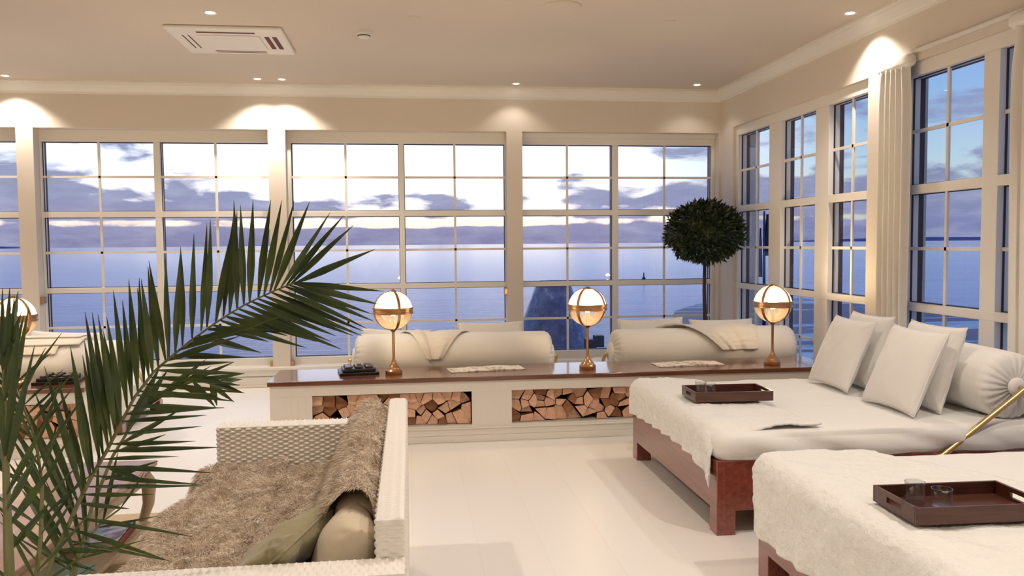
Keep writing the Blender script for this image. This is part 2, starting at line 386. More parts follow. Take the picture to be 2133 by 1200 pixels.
# windows
RZB = [2.596, 1.8735, 1.811, 1.0785, 1.023, .2955]
RZR = [1.5+(z-1.5)*1.0456 for z in RZB]
def window(idx, axis, c0, c1, cols, rows, zt, zb, plane, ledge=False):
    """frame bars, slim glazing bars and panes; cols = list of (a, b) pane openings"""
    fr = MB(); gb = MB(); gp = MB()
    def bx(m, a0, a1, d0, d1, z0, z1, bev=0):
        if axis == 'x': m.box(a0, a1, plane+d0, plane+d1, z0, z1, bev)
        else: m.box(plane+d0, plane+d1, a0, a1, z0, z1, bev)
    top, b1, c1_, b2, c2_, bot = rows
    edges = [c0]+[v for c in cols for v in c]+[c1]
    for i in range(0, len(edges), 2): bx(fr, edges[i], edges[i+1], -.045, .055, bot, top, .004)
    bx(fr, c0, c1, -.045, .055, top, zt, .004); bx(fr, c0, c1, -.045, .055, zb, bot, .004)
    if ledge: bx(fr, c0, c1, -.10, -.04, zt-.055, zt, .006)
    for z0, z1 in ((b1, c1_), (b2, c2_)): bx(fr, c0, c1, -.046, .05, z1, z0, .004)
    for a, b in cols:
        m = (a+b)/2
        for z1, z0 in ((top, b1), (c1_, b2), (c2_, bot)):
            bx(gb, m-.012, m+.012, -.008, .008, z0, z1); zz = (z0+z1)/2
            bx(gb, a, b, -.008, .008, zz-.012, zz+.012)
            if axis == 'x': gp.add([(a,plane+.012,z0),(b,plane+.012,z0),(b,plane+.012,z1),(a,plane+.012,z1)], [(0,1,2,3)])
            else: gp.add([(plane+.012,a,z0),(plane+.012,b,z0),(plane+.012,b,z1),(plane+.012,a,z1)], [(0,1,2,3)])
    sl = MB(); of = MB()
    for a, b in cols:
        for z1, z0 in ((top, b1), (c1_, b2), (c2_, bot)):
            for q in ((a,a+.006,z0,z1),(b-.006,b,z0,z1),(a+.006,b-.006,z0,z0+.006),(a+.006,b-.006,z1-.006,z1)): bx(sl, q[0], q[1], -.002, .010, q[2], q[3])
    for i in range(0, len(edges), 2): bx(of, edges[i], edges[i+1], .056, .092, bot, top)
    bx(of, c0, c1, .056, .092, top, zt); bx(of, c0, c1, .056, .092, zb, bot)
    for z0, z1 in ((b1, c1_), (b2, c2_)): bx(of, c0, c1, .052, .085, z1, z0)
    w = st(fr, 'window_%d' % idx, 'frame_paint')
    sl.obj('glazing_seal', 'seal_rubber', w); of.obj('outer_frame', 'outer_paint', w)
    gb.obj('glazing_bars', 'frame_paint', w); gp.obj('glass_panes', 'window_glass', w)
    return w
W1 = window(1, 'x', -6.24, -3.925, [(-6.17,-5.10), (-5.04,-3.97)], RZB, 2.72, .19, YG)
W2 = window(2, 'x', -3.76, -1.447, [(-3.745,-2.635), (-2.572,-1.46)], RZB, 2.72, .19, YG)
W3 = window(3, 'x', -1.27, 1.073, [(-1.231,-.093), (-.036,1.066)], RZB, 2.72, .19, YG)
W4 = window(4, 'x', 1.247, 3.475, [(1.262,2.284), (2.35,3.44)], RZB, 2.72, .19, YG, True)
W5 = window(5, 'y', 5.95, 8.58, [(5.98,6.60), (6.83,7.50), (7.76,8.53)], RZR, ZT, .2, XG)
W6 = window(6, 'y', 2.85, 5.66, [(2.95,3.62), (3.76,4.58), (4.72,5.50)], RZR, ZT, .2, XG)
# brass window catches on the posts
for par, x, z in ((W2,-3.75,.96), (W2,-1.46,.235), (W3,-1.255,.235), (W3,1.062,.98), (W4,1.265,.235)):
    p = (x, YB+.06, z)
    MB().box(x-.022, x+.022, YB+.02, YB+.10, z-.035, z+.035, .004).obj('window_catch', 'aged_brass', par)

# ------------------------------------------------------------------ ceiling fittings
def downlight(x, y, power, on=True, label='small round recessed downlight', ang=112, blend=.55):
    t_ = thing('downlight', label, 'ceiling light', (x, y, CZ), group='recessed downlights in the ceiling')
    MB().lathe([(.030,-.001),(.047,-.006),(.050,0)], 28).obj('ring', 'white_plastic', t_, auto=40)
    MB().lathe([(.001,-.003),(.031,-.003),(.031,-.0005)], 24).obj('lens', 'downlight_on' if power > 0 else 'frame_paint', t_)
    if power > 0:
        L = bpy.data.lights.new('downlight_beam', 'SPOT'); L.energy = power; L.color = (1,.895,.80)
        L.spot_size = radians(ang); L.spot_blend = blend; L.shadow_soft_size = .035
        o = bpy.data.objects.new('downlight_beam', L); COL.objects.link(o); o.parent = t_; o.location = (0,0,-.02)
    return t_
P = 92
for x, y, p, lb in ((-1.397,6.261,P,'bright round downlight above the air conditioner panel'), (-3.897,8.70,60,'bright round downlight at the left edge, close to the window wall'),
                 (-1.491,8.661,62,'left one of the close pair of downlights near the window wall'), (-1.251,8.665,62,'right one of the close pair of downlights near the window wall'),
                 (1.153,8.695,7,'small dim downlight over the middle window post'), (3.10,8.60,6,'small dim downlight close to the far room corner'),
                 (3.278,5.83,62,'bright downlight close to the right window wall above the gathered curtain')):
    downlight(x, y, p, label=lb)
for x, y in ((-4.6,5.6),(-4.6,2.6),(-1.6,3.2),(1.0,3.2),(2.7,2.6),(-4.6,-.5),(-1.6,-.5),(1.0,-.5),(2.6,-.5),(-6,8.0)):  # extra downlights out of view, added to bring up the room's brightness
    downlight(x, y, P*(1.0 if y < 4 else 1.35), label='unseen recessed downlight added in the ceiling to light the seating area', ang=125)
ac = thing('air_conditioner', 'white square ceiling air conditioner panel with slotted vents', 'air conditioner', (-1.39, 7.03, CZ))
MB().box(-.44,.44,-.42,.42,-.028,0,.012).obj('cover_panel', 'white_plastic', ac)
MB().box(-.24,.24,-.23,.23,-.036,-.027,.006).obj('intake_grille', 'white_plastic', ac)
for rz in range(4):
    M = Matrix.Rotation(rz*pi/2, 4, 'Z'); mb = MB()
    if rz == 3: mb.box(-.2,.2,.275,.31,-.031,-.026).box(-.2,.2,.335,.37,-.031,-.026)
    elif rz == 2: mb.box(-.22,.22,.295,.325,-.031,-.026)
    else: mb.box(-.21,.21,.30,.308,-.031,-.026).box(-.21,.21,.345,.353,-.031,-.026)
    mb.v = [tuple(M@Vector(v)) for v in mb.v]; mb.obj('air_vent', 'dark_slot', ac)
sd = thing('smoke_detector', 'small white smoke detector dome on the ceiling', 'smoke detector', (-.325,6.70,CZ))
MB().lathe([(.001,-.055),(.03,-.054),(.045,-.045),(.05,-.03),(.05,-.02),(.062,-.018),(.062,0)], 32).obj('body', 'white_plastic', sd, auto=40)
MB().lathe([(.0505,-.04),(.0505,-.033)], 32).obj('sensor_slot', 'dark_slot', sd)
tag(MB().lathe([(.001,-.012),(.12,-.012),(.138,-.008),(.142,0)], 48, (1.11,5.86,CZ)).obj('ceiling_speaker', 'ceiling_paint', auto=40), 'large round flat speaker cover set in the ceiling', 'speaker')
for x, y, lb in ((.065,6.25,'small flat blanking disc on the ceiling beside the smoke detector'), (2.011,6.187,'small flat blanking disc on the ceiling, right of the round speaker')):
    tag(MB().lathe([(.001,-.008),(.035,-.008),(.045,-.004),(.047,0)], 32, (x,y,CZ)).obj('blanking_disc', 'ceiling_paint', auto=40), lb, 'ceiling cap')

# ------------------------------------------------------------------ long consoles with firewood
def clip(poly, a, b, c):
    out = []
    for i in range(len(poly)):
        p, q = poly[i], poly[(i+1)%len(poly)]
        dp = a*p[0]+b*p[1]-c; dq = a*q[0]+b*q[1]-c
        if dp <= 0: out.append(p)
        if dp*dq < 0:
            k = dp/(dp-dq); out.append((p[0]+(q[0]-p[0])*k, p[1]+(q[1]-p[1])*k))
    return out
def console(name_lb, x0, x1, yf, yb, openings, dz=0):
    t_ = thing('console_cabinet', name_lb, 'console table', ((x0+x1)/2, (yf+yb)/2, 0))
    ox, oy = (x0+x1)/2, (yf+yb)/2
    f = MB(); L = x0-ox; R = x1-ox; Fy = yf-oy; By = yb-oy; T = .465
    xs = [L]+[v-ox for o in openings for v in o]+[R]
    for i in range(0, len(xs), 2): f.box(xs[i], xs[i+1], Fy, Fy+.03, .128, .385)
    f.box(L, R, Fy, Fy+.03, .385, T); f.box(L, R, Fy, Fy+.03, .06, .128)
    f.box(L, L+.03, Fy+.03, By, .06, T); f.box(R-.03, R, Fy+.03, By, .06, T); f.box(L+.03, R-.03, By-.03, By, .06, T)
    f.box(L+.03, R-.03, Fy+.03, By-.03, .098, .128)
    for i in range(0, len(xs), 2):                    # vertical boarding
        k = xs[i]+.06
        while k < xs[i+1]-.03: f.box(k, k+.045, Fy-.0015, Fy+.001, .13, .384); k += .05
    f.obj('carcass', 'frame_paint', t_)
    MB().box(L-.012, R+.012, Fy-.012, By+.012, 0, .05, .004).box(L-.004, R+.004, Fy-.006, By+.006, .05, .075, .004).box(L-.001, R+.001, Fy-.012, Fy, .10, .112, .003).obj('plinth', 'frame_paint', t_)
    MB().box(L-.015, R+.015, Fy-.022, By+.015, T, .5, .005).obj('top', 'mahogany', t_)
    c = MB()
    for a, b in openings: c.box(a-ox-.011, a-ox-.002, Fy+.031, By-.031, .1285, .4645).box(b-ox+.002, b-ox+.009, Fy+.031, By-.031, .1285, .4645).box(a-ox-.0, b-ox+.0, By-.04, By-.031, .1285, .4645)
    c.obj('log_bay_lining', 'cavity_wood', t_)
    return t_
CX0, CX1, CYF, CYB = -1.03, 3.38, 6.17, 6.74
OPN = [(-.737,.46), (.763,1.96), (2.26,3.2)]
con = console('long white console with mahogany top and firewood bays, behind the right daybed', CX0, CX1, CYF, CYB, OPN)
con2 = console('white console with brown top and a firewood bay, at the left edge behind the palm', -5.4, -2.33, 6.17, 6.74, [(-3.55,-2.37)])
def logs(x0, x1, z0, z1, yf, where, nlog, seed, depth=.4):
    rnd = random.Random(seed); pts = []
    tries = 0
    while len(pts) < nlog and tries < 9000:
        tries += 1; p = (rnd.uniform(x0+.02,x1-.02), rnd.uniform(z0+.02,z1-.015))
        if all(hypot((p[0]-q[0]), (p[1]-q[1])*1.15) > .052 for q in pts): pts.append(p)
    for p in pts:
        poly = [(x0,z0),(x1,z0),(x1,z1),(x0,z1)]
        for q in pts:
            if q is p: continue
            a, b = q[0]-p[0], q[1]-p[1]; c = (q[0]**2+q[1]**2-p[0]**2-p[1]**2)/2
            poly = clip(poly, a, b, c)
            if not poly: break
        if len(poly) < 3: continue
        cx = sum(v[0] for v in poly)/len(poly); cz = sum(v[1] for v in poly)/len(poly)
        # drop short edges so the split logs read as wedges
        q2 = [v for i, v in enumerate(poly) if hypot(v[0]-poly[i-1][0], v[1]-poly[i-1][1]) > .018]
        if len(q2) >= 3: poly = q2
        if len(poly) > 4 and rnd.random() < .3: poly.pop(rnd.randrange(len(poly)))
        sh = rnd.uniform(.92,.975); poly = [(cx+(x-cx)*sh, cz+(z-cz)*sh) for x, z in poly]
        # round the bark side
        out = []; k = rnd.randrange(len(poly))
        for i in range(len(poly)):
            a = poly[i]; b = poly[(i+1)%len(poly)]; out.append(a)
            if i == k:
                ex, ez = b[0]-a[0], b[1]-a[1]
                for s_ in (.25,.5,.75):
                    h = .09*sin(pi*s_)
                    out.append((a[0]+ex*s_+ez*h*.6, a[1]+ez*s_-ex*h*.6))
        mx = [min(max(x,x0+.003),x1-.003) for x, z in out]; mz = [min(max(z,z0+.002),z1-.004) for x, z in out]
        y0 = yf+rnd.uniform(.0,.045) + (.02 if rnd.random() < .2 else 0)
        pol = [(x-cx, z-cz) for x, z in zip(mx, mz)]
        nP = len(pol); V = [(x, 0, z) for x, z in pol]+[(x*.97, depth+rnd.uniform(-.02,.0), z*.97) for x, z in pol]
        F = [tuple(range(nP)), tuple(range(2*nP-1,nP-1,-1))]+[(i,i+nP,(i+1)%nP+nP,(i+1)%nP) for i in range(nP)]
        dark = rnd.random() < .2
        me = mesh(V, F, mi=[0,0]+[1]*nP)
        o = obj('firewood_log', me, None, mats=['log_end_dark' if dark else 'log_end', 'log_bark']); o.location = (cx, y0, cz)
        row = 'bottom' if cz < z0+(z1-z0)*.34 else ('top' if cz > z0+(z1-z0)*.7 else 'middle')
        tag(o, '%s split log, %s layer, in %s' % ('dark' if dark else 'pale', row, where), 'firewood', 'split logs stacked in %s' % where)
logs(-.735,.458,.1295,.375,6.215,'the console bay behind the sofa', 52, 3)
logs(.765,1.958,.1295,.375,6.215,'the console bay left of the daybed', 52, 11)
logs(-3.52,-2.373,.1295,.375,6.215,'the left console bay behind the palm', 46, 23)

# ------------------------------------------------------------------ globe table lamps
def make_lamp():
    t_ = thing('globe_lamp', 'x', 'table lamp', group='brass globe lamps on the consoles')
    MB().lathe([(.064,0),(.066,.006),(.066,.028),(.061,.033),(.058,.038),(.052,.042),(.05,.05),(.035,.066),(.022,.085),(.014,.11),(.0125,.125)], 40).obj('base', 'aged_brass', t_, auto=35)
    MB().lathe([(.0105,.12),(.0105,.325),(.016,.333),(.022,.338),(.03,.345),(.034,.352),(.02,.354)], 24).obj('stem', 'aged_brass', t_, auto=35)
    R = .150; zc = .495
    prof = [(R*sin(a), zc-R*cos(a)) for a in [radians(10+160*i/28) for i in range(29)]]
    me = MB().lathe(prof, 48); 
    V = me.v; me.f = me.f[:-2]
    me.obj('globe_shade', 'globe_glass', t_, smooth=True)
    MB().lathe([(.0005,zc+R+.014),(.012,zc+R+.013),(.02,zc+R+.006),(.036,zc+R-.004),(.04,zc+R-.012),(.02,zc+R-.012)], 28).obj('cap', 'aged_brass', t_, auto=40)
    MB().lathe([(R+.001,zc-.025),(R+.007,zc-.024),(R+.007,zc-.011),(R+.003,zc-.008),(R+.003,zc+.008),(R+.007,zc+.011),(R+.007,zc+.024),(R+.001,zc+.025),(R-.002,zc+.01),(R-.002,zc-.01),(R+.001,zc-.025)], 56).obj('equator_band', 'aged_brass', t_, auto=35)
    for k in range(4):
        a = k*pi/2+.35; mb = MB(); V = []; N = 26
        for i in range(N+1):
            ph = radians(8+164*i/N); wd = .0115
            for s_ in (-1,1):
                for rr in (R+.0005, R+.005):
                    c_ = Vector((rr*sin(ph)*cos(a), rr*sin(ph)*sin(a), zc-rr*cos(ph)))+Vector((-sin(a),cos(a),0))*wd*s_*(.55+.45*sin(ph))
                    V.append(c_)
        F = []
        for i in range(N):
            b0 = i*4; b1 = b0+4
            F += [(b0+1,b0+3,b1+3,b1+1),(b0,b1,b1+2,b0+2),(b0,b0+1,b1+1,b1),(b0+2,b1+2,b1+3,b0+3)]
        mb.add(V, F).obj('rib', 'aged_brass', t_)
    MB().lathe([(.012,.352),(.014,.40),(.016,.44),(.014,.455)], 16).obj('bulb_holder', 'aged_brass', t_, auto=40)
    MB().lathe([(.0005,.455),(.014,.457),(.028,.475),(.034,.505),(.028,.533),(.012,.547),(.0005,.55)], 20).obj('bulb', 'lamp_bulb', t_, smooth=True)
    return t_
lamp = make_lamp()
for i, (x, y, rz, lb) in enumerate(((-.127,6.39,0.0,'lit brass globe lamp on the long console, beside the black tray of discs'), (1.40,6.37,.5,'lit brass globe lamp on the long console, between the two bolster loungers'),
                      (2.925,6.33,.25,'lit brass globe lamp at the right end of the long console'), (-2.845,6.33,.8,'lit brass globe lamp on the left console, cut by the left edge'))):
    o = lamp if i == 0 else copy_tree(lamp)
    o.location = (x, y, .5); o.rotation_euler = (0,0,rz); o['label'] = lb

# black trays with round discs
def disc_tray(x, y, rz, lb, g):
    t_ = thing('disc_tray', lb, 'tray', (x, y, .5), rz)
    MB().box(-.15,.15,-.13,.13,0,.022,.004).obj('base', 'black_lacquer', t_)
    MB().box(-.125,.125,-.107,.107,.022,.048,.006).obj('upper_block', 'black_lacquer', t_)
    M = Matrix.Translation((x,y,.5))@Matrix.Rotation(rz,4,'Z')
    for i in range(3):
        for j in range(3):
            p = M@Vector((-.078+.078*i, -.066+.066*j, .0485))
            o = MB().lathe([(.001,.014),(.026,.015),(.031,.012),(.031,.002),(.028,0)], 28).obj('round_disc', 'dark_disc', auto=40)
            o.location = p; o.rotation_euler = (radians(random.uniform(-4,4)), radians(random.uniform(-4,4)), 0)
            tag(o, 'glossy dark round disc lying on the black tray, %s' % g, 'disc', 'dark discs on the black tray %s' % g)
disc_tray(-.405,6.49,.15,'square black tray with dark round discs on the long console','left of the first console lamp')
disc_tray(-2.60,6.45,.1,'square black tray with dark round discs on the left console behind the palm','on the left console')

def magazine(x, y, rz, lb, sx=.30, sy=.22):
    t_ = thing('open_magazine', lb, 'magazine', (x, y, .5), rz)
    for s_ in (-1, 1):
        nu, nv = 14, 3; V = []
        for i in range(nu):
            u = i/(nu-1)
            for j in range(nv):
                v = j/(nv-1)
                V.append((s_*(u*sx), (v-.5)*sy, .005+.012*sin(pi*min(1,u*1.2))*exp(-2.5*u)+.004*(s_>0)*(1-u)))
        F = grid_faces(nu, nv); k = len(V); V += [(a,b,.001) for a,b,c_ in V]
        F2 = [tuple(i+k for i in reversed(f)) for f in F]
        per = [i*nv for i in range(nu)]+[(nu-1)*nv+j for j in range(1,nv)]+[i*nv+nv-1 for i in range(nu-2,-1,-1)]+[j for j in range(nv-2,0,-1)]
        F3 = [(per[i], per[i]+k, per[(i+1)%len(per)]+k, per[(i+1)%len(per)]) for i in range(len(per))]
        MB().add(V, F+F2+F3).obj('page_block', 'paper', t_, auto=40)
magazine(.60,6.50,.13,'open magazine lying on the long console between the two nearest lamps')
magazine(2.26,6.47,.06,'open magazine lying on the long console, left of the right lamp', .28)

# ------------------------------------------------------------------ soft furnishing builders
def pillow_me(w, h, th, seed, n=26, pinch=.07, wr=.008):
    V = []; idx = {}
    F = []
    for side in (0, 1):
        for i in range(n):
            for j in range(n):
                u = -1+2*i/(n-1); v = -1+2*j/(n-1)
                if side and (i in (0,n-1) or j in (0,n-1)): idx[1,i,j] = idx[0,i,j]; continue
                uu = sin(u*pi/2)*.35+u*.65; vv = sin(v*pi/2)*.35+v*.65
                x = uu*w/2*(1-pinch*(1-v*v)**1*abs(u)**1.0*1.0*(u*u))
                y = vv*h/2*(1-pinch*(1-u*u)*(v*v))
                prof = max(0, (1-uu**2))**.5*max(0, (1-vv**2))**.5
                prof = prof**.75
                z = th/2*prof
                z += wr*nz(x*7, y*7, seed+side*9)*(prof**.4)+wr*.6*nz(x*18, y*12, seed+3)*(prof**.4)
                # creases running in from the corners
                d = min(hypot(abs(u)-1, abs(v)-1), 1); ang = atan2(1-abs(v), 1-abs(u)+1e-6)
                z += .006*sin(ang*9+seed)*exp(-((d-.3)/.22)**2)*prof**.3
                V.append((x, y, z if side == 0 else -z)); idx[side,i,j] = len(V)-1
    for side in (0, 1):
        for i in range(n-1):
            for j in range(n-1):
                q = (idx[side,i,j], idx[side,i+1,j], idx[side,i+1,j+1], idx[side,i,j+1])
                F.append(q if side == 0 else q[::-1])
    rim = [idx[0,i,0] for i in range(n)]+[idx[0,n-1,j] for j in range(1,n)]+[idx[0,i,n-1] for i in range(n-2,-1,-1)]+[idx[0,0,j] for j in range(n-2,0,-1)]
    return V, F, [V[k] for k in rim]
def pillow(name, lb, cat, loc, rot, w, h, th, seed, mat='pillow_cotton', group=None, parent=None, piping=True, **k):
    V, F, rim = pillow_me(w, h, th, seed, **k)
    t_ = thing(name, lb, cat, loc, group=group); t_.rotation_euler = rot
    obj('cover', mesh(V, F, True), mat, t_)
    if piping:
        MB().tube([Vector(p) for p in rim]+[Vector(rim[0])], .004, 6, False).obj('piping', mat, t_, smooth=True)
    return t_
def bolster_me(L, R, seed, button=True, na=72):
    """axis along local X; pleats gathered into each end"""
    prof = []; half = L/2
    body = [(-half, .035, 1), (-half-.004, .05, 1), (-half-.006, .075, 1), (-half-.004, .11*R/.19, 1), (-half+.004, R*.78, .9), (-half+.018, R*.91, .6), (-half+.04, R*.985, .25), (-half+.075, R, .08)]
    mid = [(-half+.075+(L-.15)*i/22, R, .0) for i in range(1,22)]
    prof = body+mid+[(-a, r, p) for a, r, p in reversed(body)]
    V = []
    for a, r, p in prof:
        for k in range(na):
            th = 2*pi*k/na
            pl = p*.0075*sin(th*24+seed)
            wv = .006*nz(a*5, cos(th)*1.5+seed, sin(th)*1.5)
            rr = r+wv*(r/R); V.append((a+(pl if abs(a) > half-.02 else 0)*(1 if a>0 else -1), (rr+pl*(abs(a)<=half-.0))*cos(th), (rr+pl*.6)*sin(th)))
    F = [(i*na+k, i*na+(k+1)%na, (i+1)*na+(k+1)%na, (i+1)*na+k) for i in range(len(prof)-1) for k in range(na)]
    return V, F
def soft_slab(x0, x1, y0, y1, z0, z1, r, seed, mat, name, parent, amp=.006, fold=.0, res=.05):
    """rounded slab with fine wrinkles: top grid wrapped over its edges"""
    hx, hy, hz = (x1-x0)/2, (y1-y0)/2, (z1-z0)/2; cx, cy, cz = (x0+x1)/2, (y0+y1)/2, (z0+z1)/2
    bm = bmesh.new()
    bmesh.ops.create_cube(bm, size=2)
    nx, ny, nz_ = max(2,int(2*hx/res)), max(2,int(2*hy/res)), max(3,int(2*hz/(res*.5)))
    bm.free(); V = []; F = []; key = {}
    def vid(i, j, k):
        if (i,j,k) in key: return key[i,j,k]
        p = Vector((-hx+2*hx*i/nx, -hy+2*hy*j/ny, -hz+2*hz*k/nz_))
        q = Vector((max(-hx+r,min(hx-r,p.x)), max(-hy+r,min(hy-r,p.y)), max(-hz+min(r,hz*.9),min(hz-min(r,hz*.9),p.z))))
        d = p-q
        if d.length > 1e-6: p = q+d.normalized()*min(d.length, min(r,hz*.9))
        nrm = (p-q).normalized() if (p-q).length > 1e-6 else Vector((0,0,1))
        g = Vector((p.x+cx, p.y+cy, p.z+cz))
        a = amp*(nz(g.x*4, g.y*4, seed)+.5*nz(g.x*11, g.y*11, seed+5))
        if fold and abs(nrm.z) < .8: a += fold*abs(nrm.y)*nz(g.x*3.5+g.z*7, g.y*3.5+g.z*3, seed+2)
        V.append(g+nrm*a); key[i,j,k] = len(V)-1; return key[i,j,k]
    for i in range(nx):
        for j in range(ny):
            F.append((vid(i,j,nz_), vid(i+1,j,nz_), vid(i+1,j+1,nz_), vid(i,j+1,nz_))); F.append((vid(i,j,0), vid(i,j+1,0), vid(i+1,j+1,0), vid(i+1,j,0)))
    for i in range(nx):
        for k in range(nz_):
            F.append((vid(i,0,k), vid(i+1,0,k), vid(i+1,0,k+1), vid(i,0,k+1))); F.append((vid(i,ny,k), vid(i,ny,k+1), vid(i+1,ny,k+1), vid(i+1,ny,k)))
    for j in range(ny):
        for k in range(nz_):
            F.append((vid(0,j,k), vid(0,j,k+1), vid(0,j+1,k+1), vid(0,j+1,k))); F.append((vid(nx,j,k), vid(nx,j+1,k), vid(nx,j+1,k+1), vid(nx,j,k+1)))
    return obj(name, mesh(V, F, True), mat, parent)

# ------------------------------------------------------------------ the two big daybeds
def daybed(y0, y1, lb, seed):
    X0, X1 = 1.54, 3.40
    t_ = thing('daybed', lb, 'daybed', (0,0,0))
    MB().box(X0, X0+.035, y0, y1, .126, .385, .004).box(X1-.035, X1, y0, y1, .126, .385, .004).box(X0+.035, X1-.035, y0, y0+.035, .126, .385, .004).box(X0+.035, X1-.035, y1-.035, y1, .126, .385, .004).box(X0+.035, X1-.035, y0+.035, y1-.035, .33, .37).obj('frame', 'bed_wood', t_)
    for x in (X0+.0005, X1-.1005):
        for y in (y0+.0005, y1-.1005): MB().box(x, x+.1, y, y+.1, 0, .384, .003).obj('leg', 'bed_wood', t_)
    soft_slab(X0-.012, X1-.01, y0-.025, y1+.012, .368, .528, .075, seed, 'bed_linen', 'mattress', t_, .008, .042, .025)
    V, F = bolster_me(y1-y0-.18, .185, seed)
    o = obj('bolster', mesh(V, F, True), 'bolster_fabric', t_); o.rotation_euler = (0,0,pi/2); o.location = (3.235, (y0+y1)/2-.03, .708)
    for s_ in (-1, 1):
        yy = (y0+y1)/2-.03+s_*((y1-y0-.18)/2+.004)
        M = Matrix.Rotation(-s_*pi/2, 4, 'X')
        MB().lathe([(.05,-.004),(.052,.008),(.046,.02),(.03,.028),(.001,.031)], 28, (3.235,yy,.708), M).obj('bolster_button', 'bolster_fabric', t_, smooth=True)
        ye = y0-.012 if s_ < 0 else y1+.012
        MB().tube([(2.70, ye, .34), (2.77, ye, .372), (3.235, ye, .708), (3.25, ye, .718)], .016, 16).obj('support_rod', 'gold_rod', t_, smooth=True)
        MB().tube([(2.71, ye-s_*.015, .345), (2.71, ye+s_*.018, .345)], .024, 20).obj('rod_mount', 'gold_rod', t_, auto=40)
        MB().tube([(3.235, yy+s_*.0, .708), (3.235, ye+s_*.018, .708)], .012, 16).obj('axle_pin', 'gold_rod', t_, auto=40)
    return t_
daybed(3.96, 5.54, 'wooden daybed with four leaning pillows and bolster, farther of the two daybeds', 2.0)
daybed(1.87, 3.46, 'wooden daybed nearest the camera, its foot cut by the bottom edge', 8.0)

def blanket(y0, y1, lens, xe, lb, seed, drop_near=0.0, ze=.543, skew=0):
    """quilt laid across the foot of a bed: lens(v) gives how far down it hangs, xe(v) how far in it reaches"""
    X0 = 1.525; r = .075; nv = 140; nu = 110; V = []
    for j in range(nv):
        v = j/(nv-1); y = y0+(y1-y0)*v
        H = max(.01, ze-r-lens(v)); arc = r*pi/2; topl = xe(v)-(X0+r)
        for i in range(nu):
            s_ = (H+arc+topl)*i/(nu-1)
            if s_ < H: p = Vector((X0, y, lens(v)+s_)); nn_ = Vector((-1,0,0))
            elif s_ < H+arc:
                a = (s_-H)/r; p = Vector((X0+r-r*cos(a), y, ze-r+r*sin(a))); nn_ = Vector((-cos(a),0,sin(a)))
            else: p = Vector((X0+r+s_-H-arc, y, ze)); nn_ = Vector((0,0,1))
            a = .007+.010*(nz(p.x*7, p.y*5+p.z*6, seed)+.3)+.006*abs(nz(p.x*24+p.z*20, p.y*24, seed))+.003*nz(p.x*50+p.z*50, p.y*50, seed)
            if s_ < H: a += .010*sin(y*34+seed)*(1-s_/H)
            p = p+nn_*max(a, .002)
            # at the near edge the cloth turns down over the bed's long side
            if v < .12 and s_ > H*.2:
                k = (1-v/.12); p.z -= drop_near*k*k*.6*max(0, 1-(p.x-X0)/.35)
            V.append(p)
    me = mesh(V, grid_faces(nv, nu), True)
    o = obj('foot_blanket', me, 'quilt_fabric'); m = o.modifiers.new('thick', 'SOLIDIFY'); m.thickness = .010; m.offset = 1
    return tag(o, lb, 'blanket')
def L1(v):   # v=0 near side, 1 far side
    return np.interp(v, [0,.04,.16,.42,.7,1], [.285,.29,.335,.352,.338,.315])
blanket(4.0, 5.55, L1, lambda v: np.interp(v, [0,.1,.5,.9,1], [2.12,2.10,2.02,1.98,1.80])+.02*nz(v*8,2), 'cream quilted blanket over the foot of the farther daybed', 3.3, .14)
blanket(1.88, 3.47, lambda v: np.interp(v, [0,.5,.8,1], [.26,.225,.195,.20]), lambda v: np.interp(v, [0,.5,.97,1], [2.6,2.5,2.06,1.95])+.02*nz(v*8,5), 'textured cream quilt hanging over the foot of the nearest daybed', 6.1, .05)

def serving_tray(cx, cy, z, rz, lb, wx=.47, wy=.27):
    t_ = thing('serving_tray', lb, 'tray', (cx, cy, z), rz)
    hx, hy, h, th = wx/2, wy/2, .058, .011
    MB().box(-hx+th, hx-th, -hy+th, hy-th, .004, .014).obj('bottom', 'tray_wood', t_)
    for s_ in (-1, 1):
        a, b = sorted((s_*hy, s_*(hy-th))); MB().box(-hx, hx, a, b, 0, h, .002).obj('side_rail', 'tray_wood', t_)
        a, b = sorted((s_*hx, s_*(hx-th))); e_ = MB(); q = hy-th
        e_.box(a, b, -q, -.045, 0, h, .001).box(a, b, .045, q, 0, h, .001).box(a, b, -.045, .045, 0, .022).box(a, b, -.045, .045, .042, h)
        e_.obj('handle_end', 'tray_wood', t_)
    return t_
def tumbler(x, y, z, lb):
    o = MB().lathe([(.001,.0),(.030,.0),(.033,.004),(.034,.074),(.0315,.074),(.030,.014),(.001,.012)], 32).obj('glass_tumbler', 'tumbler_glass', auto=40)
    o.location = (x, y, z); return tag(o, lb, 'glass')
T1 = (1.885,4.70); T2 = (1.875,2.585)
serving_tray(*T1, .566, -.035, 'dark wooden serving tray with two glasses on the farther daybed')
serving_tray(*T2, .566, -.03, 'dark wooden serving tray with two glasses on the nearest daybed')
tumbler(1.748,4.765,.581, 'empty glass tumbler on the farther daybed tray, nearer the back rim')
tumbler(1.775,4.685,.581, 'empty glass tumbler on the farther daybed tray, the one in front')
tumbler(1.752,2.645,.581, 'empty glass tumbler on the nearest tray, behind the other tumbler')
tumbler(1.792,2.555,.581, 'empty glass tumbler on the nearest tray, in front of the other tumbler')

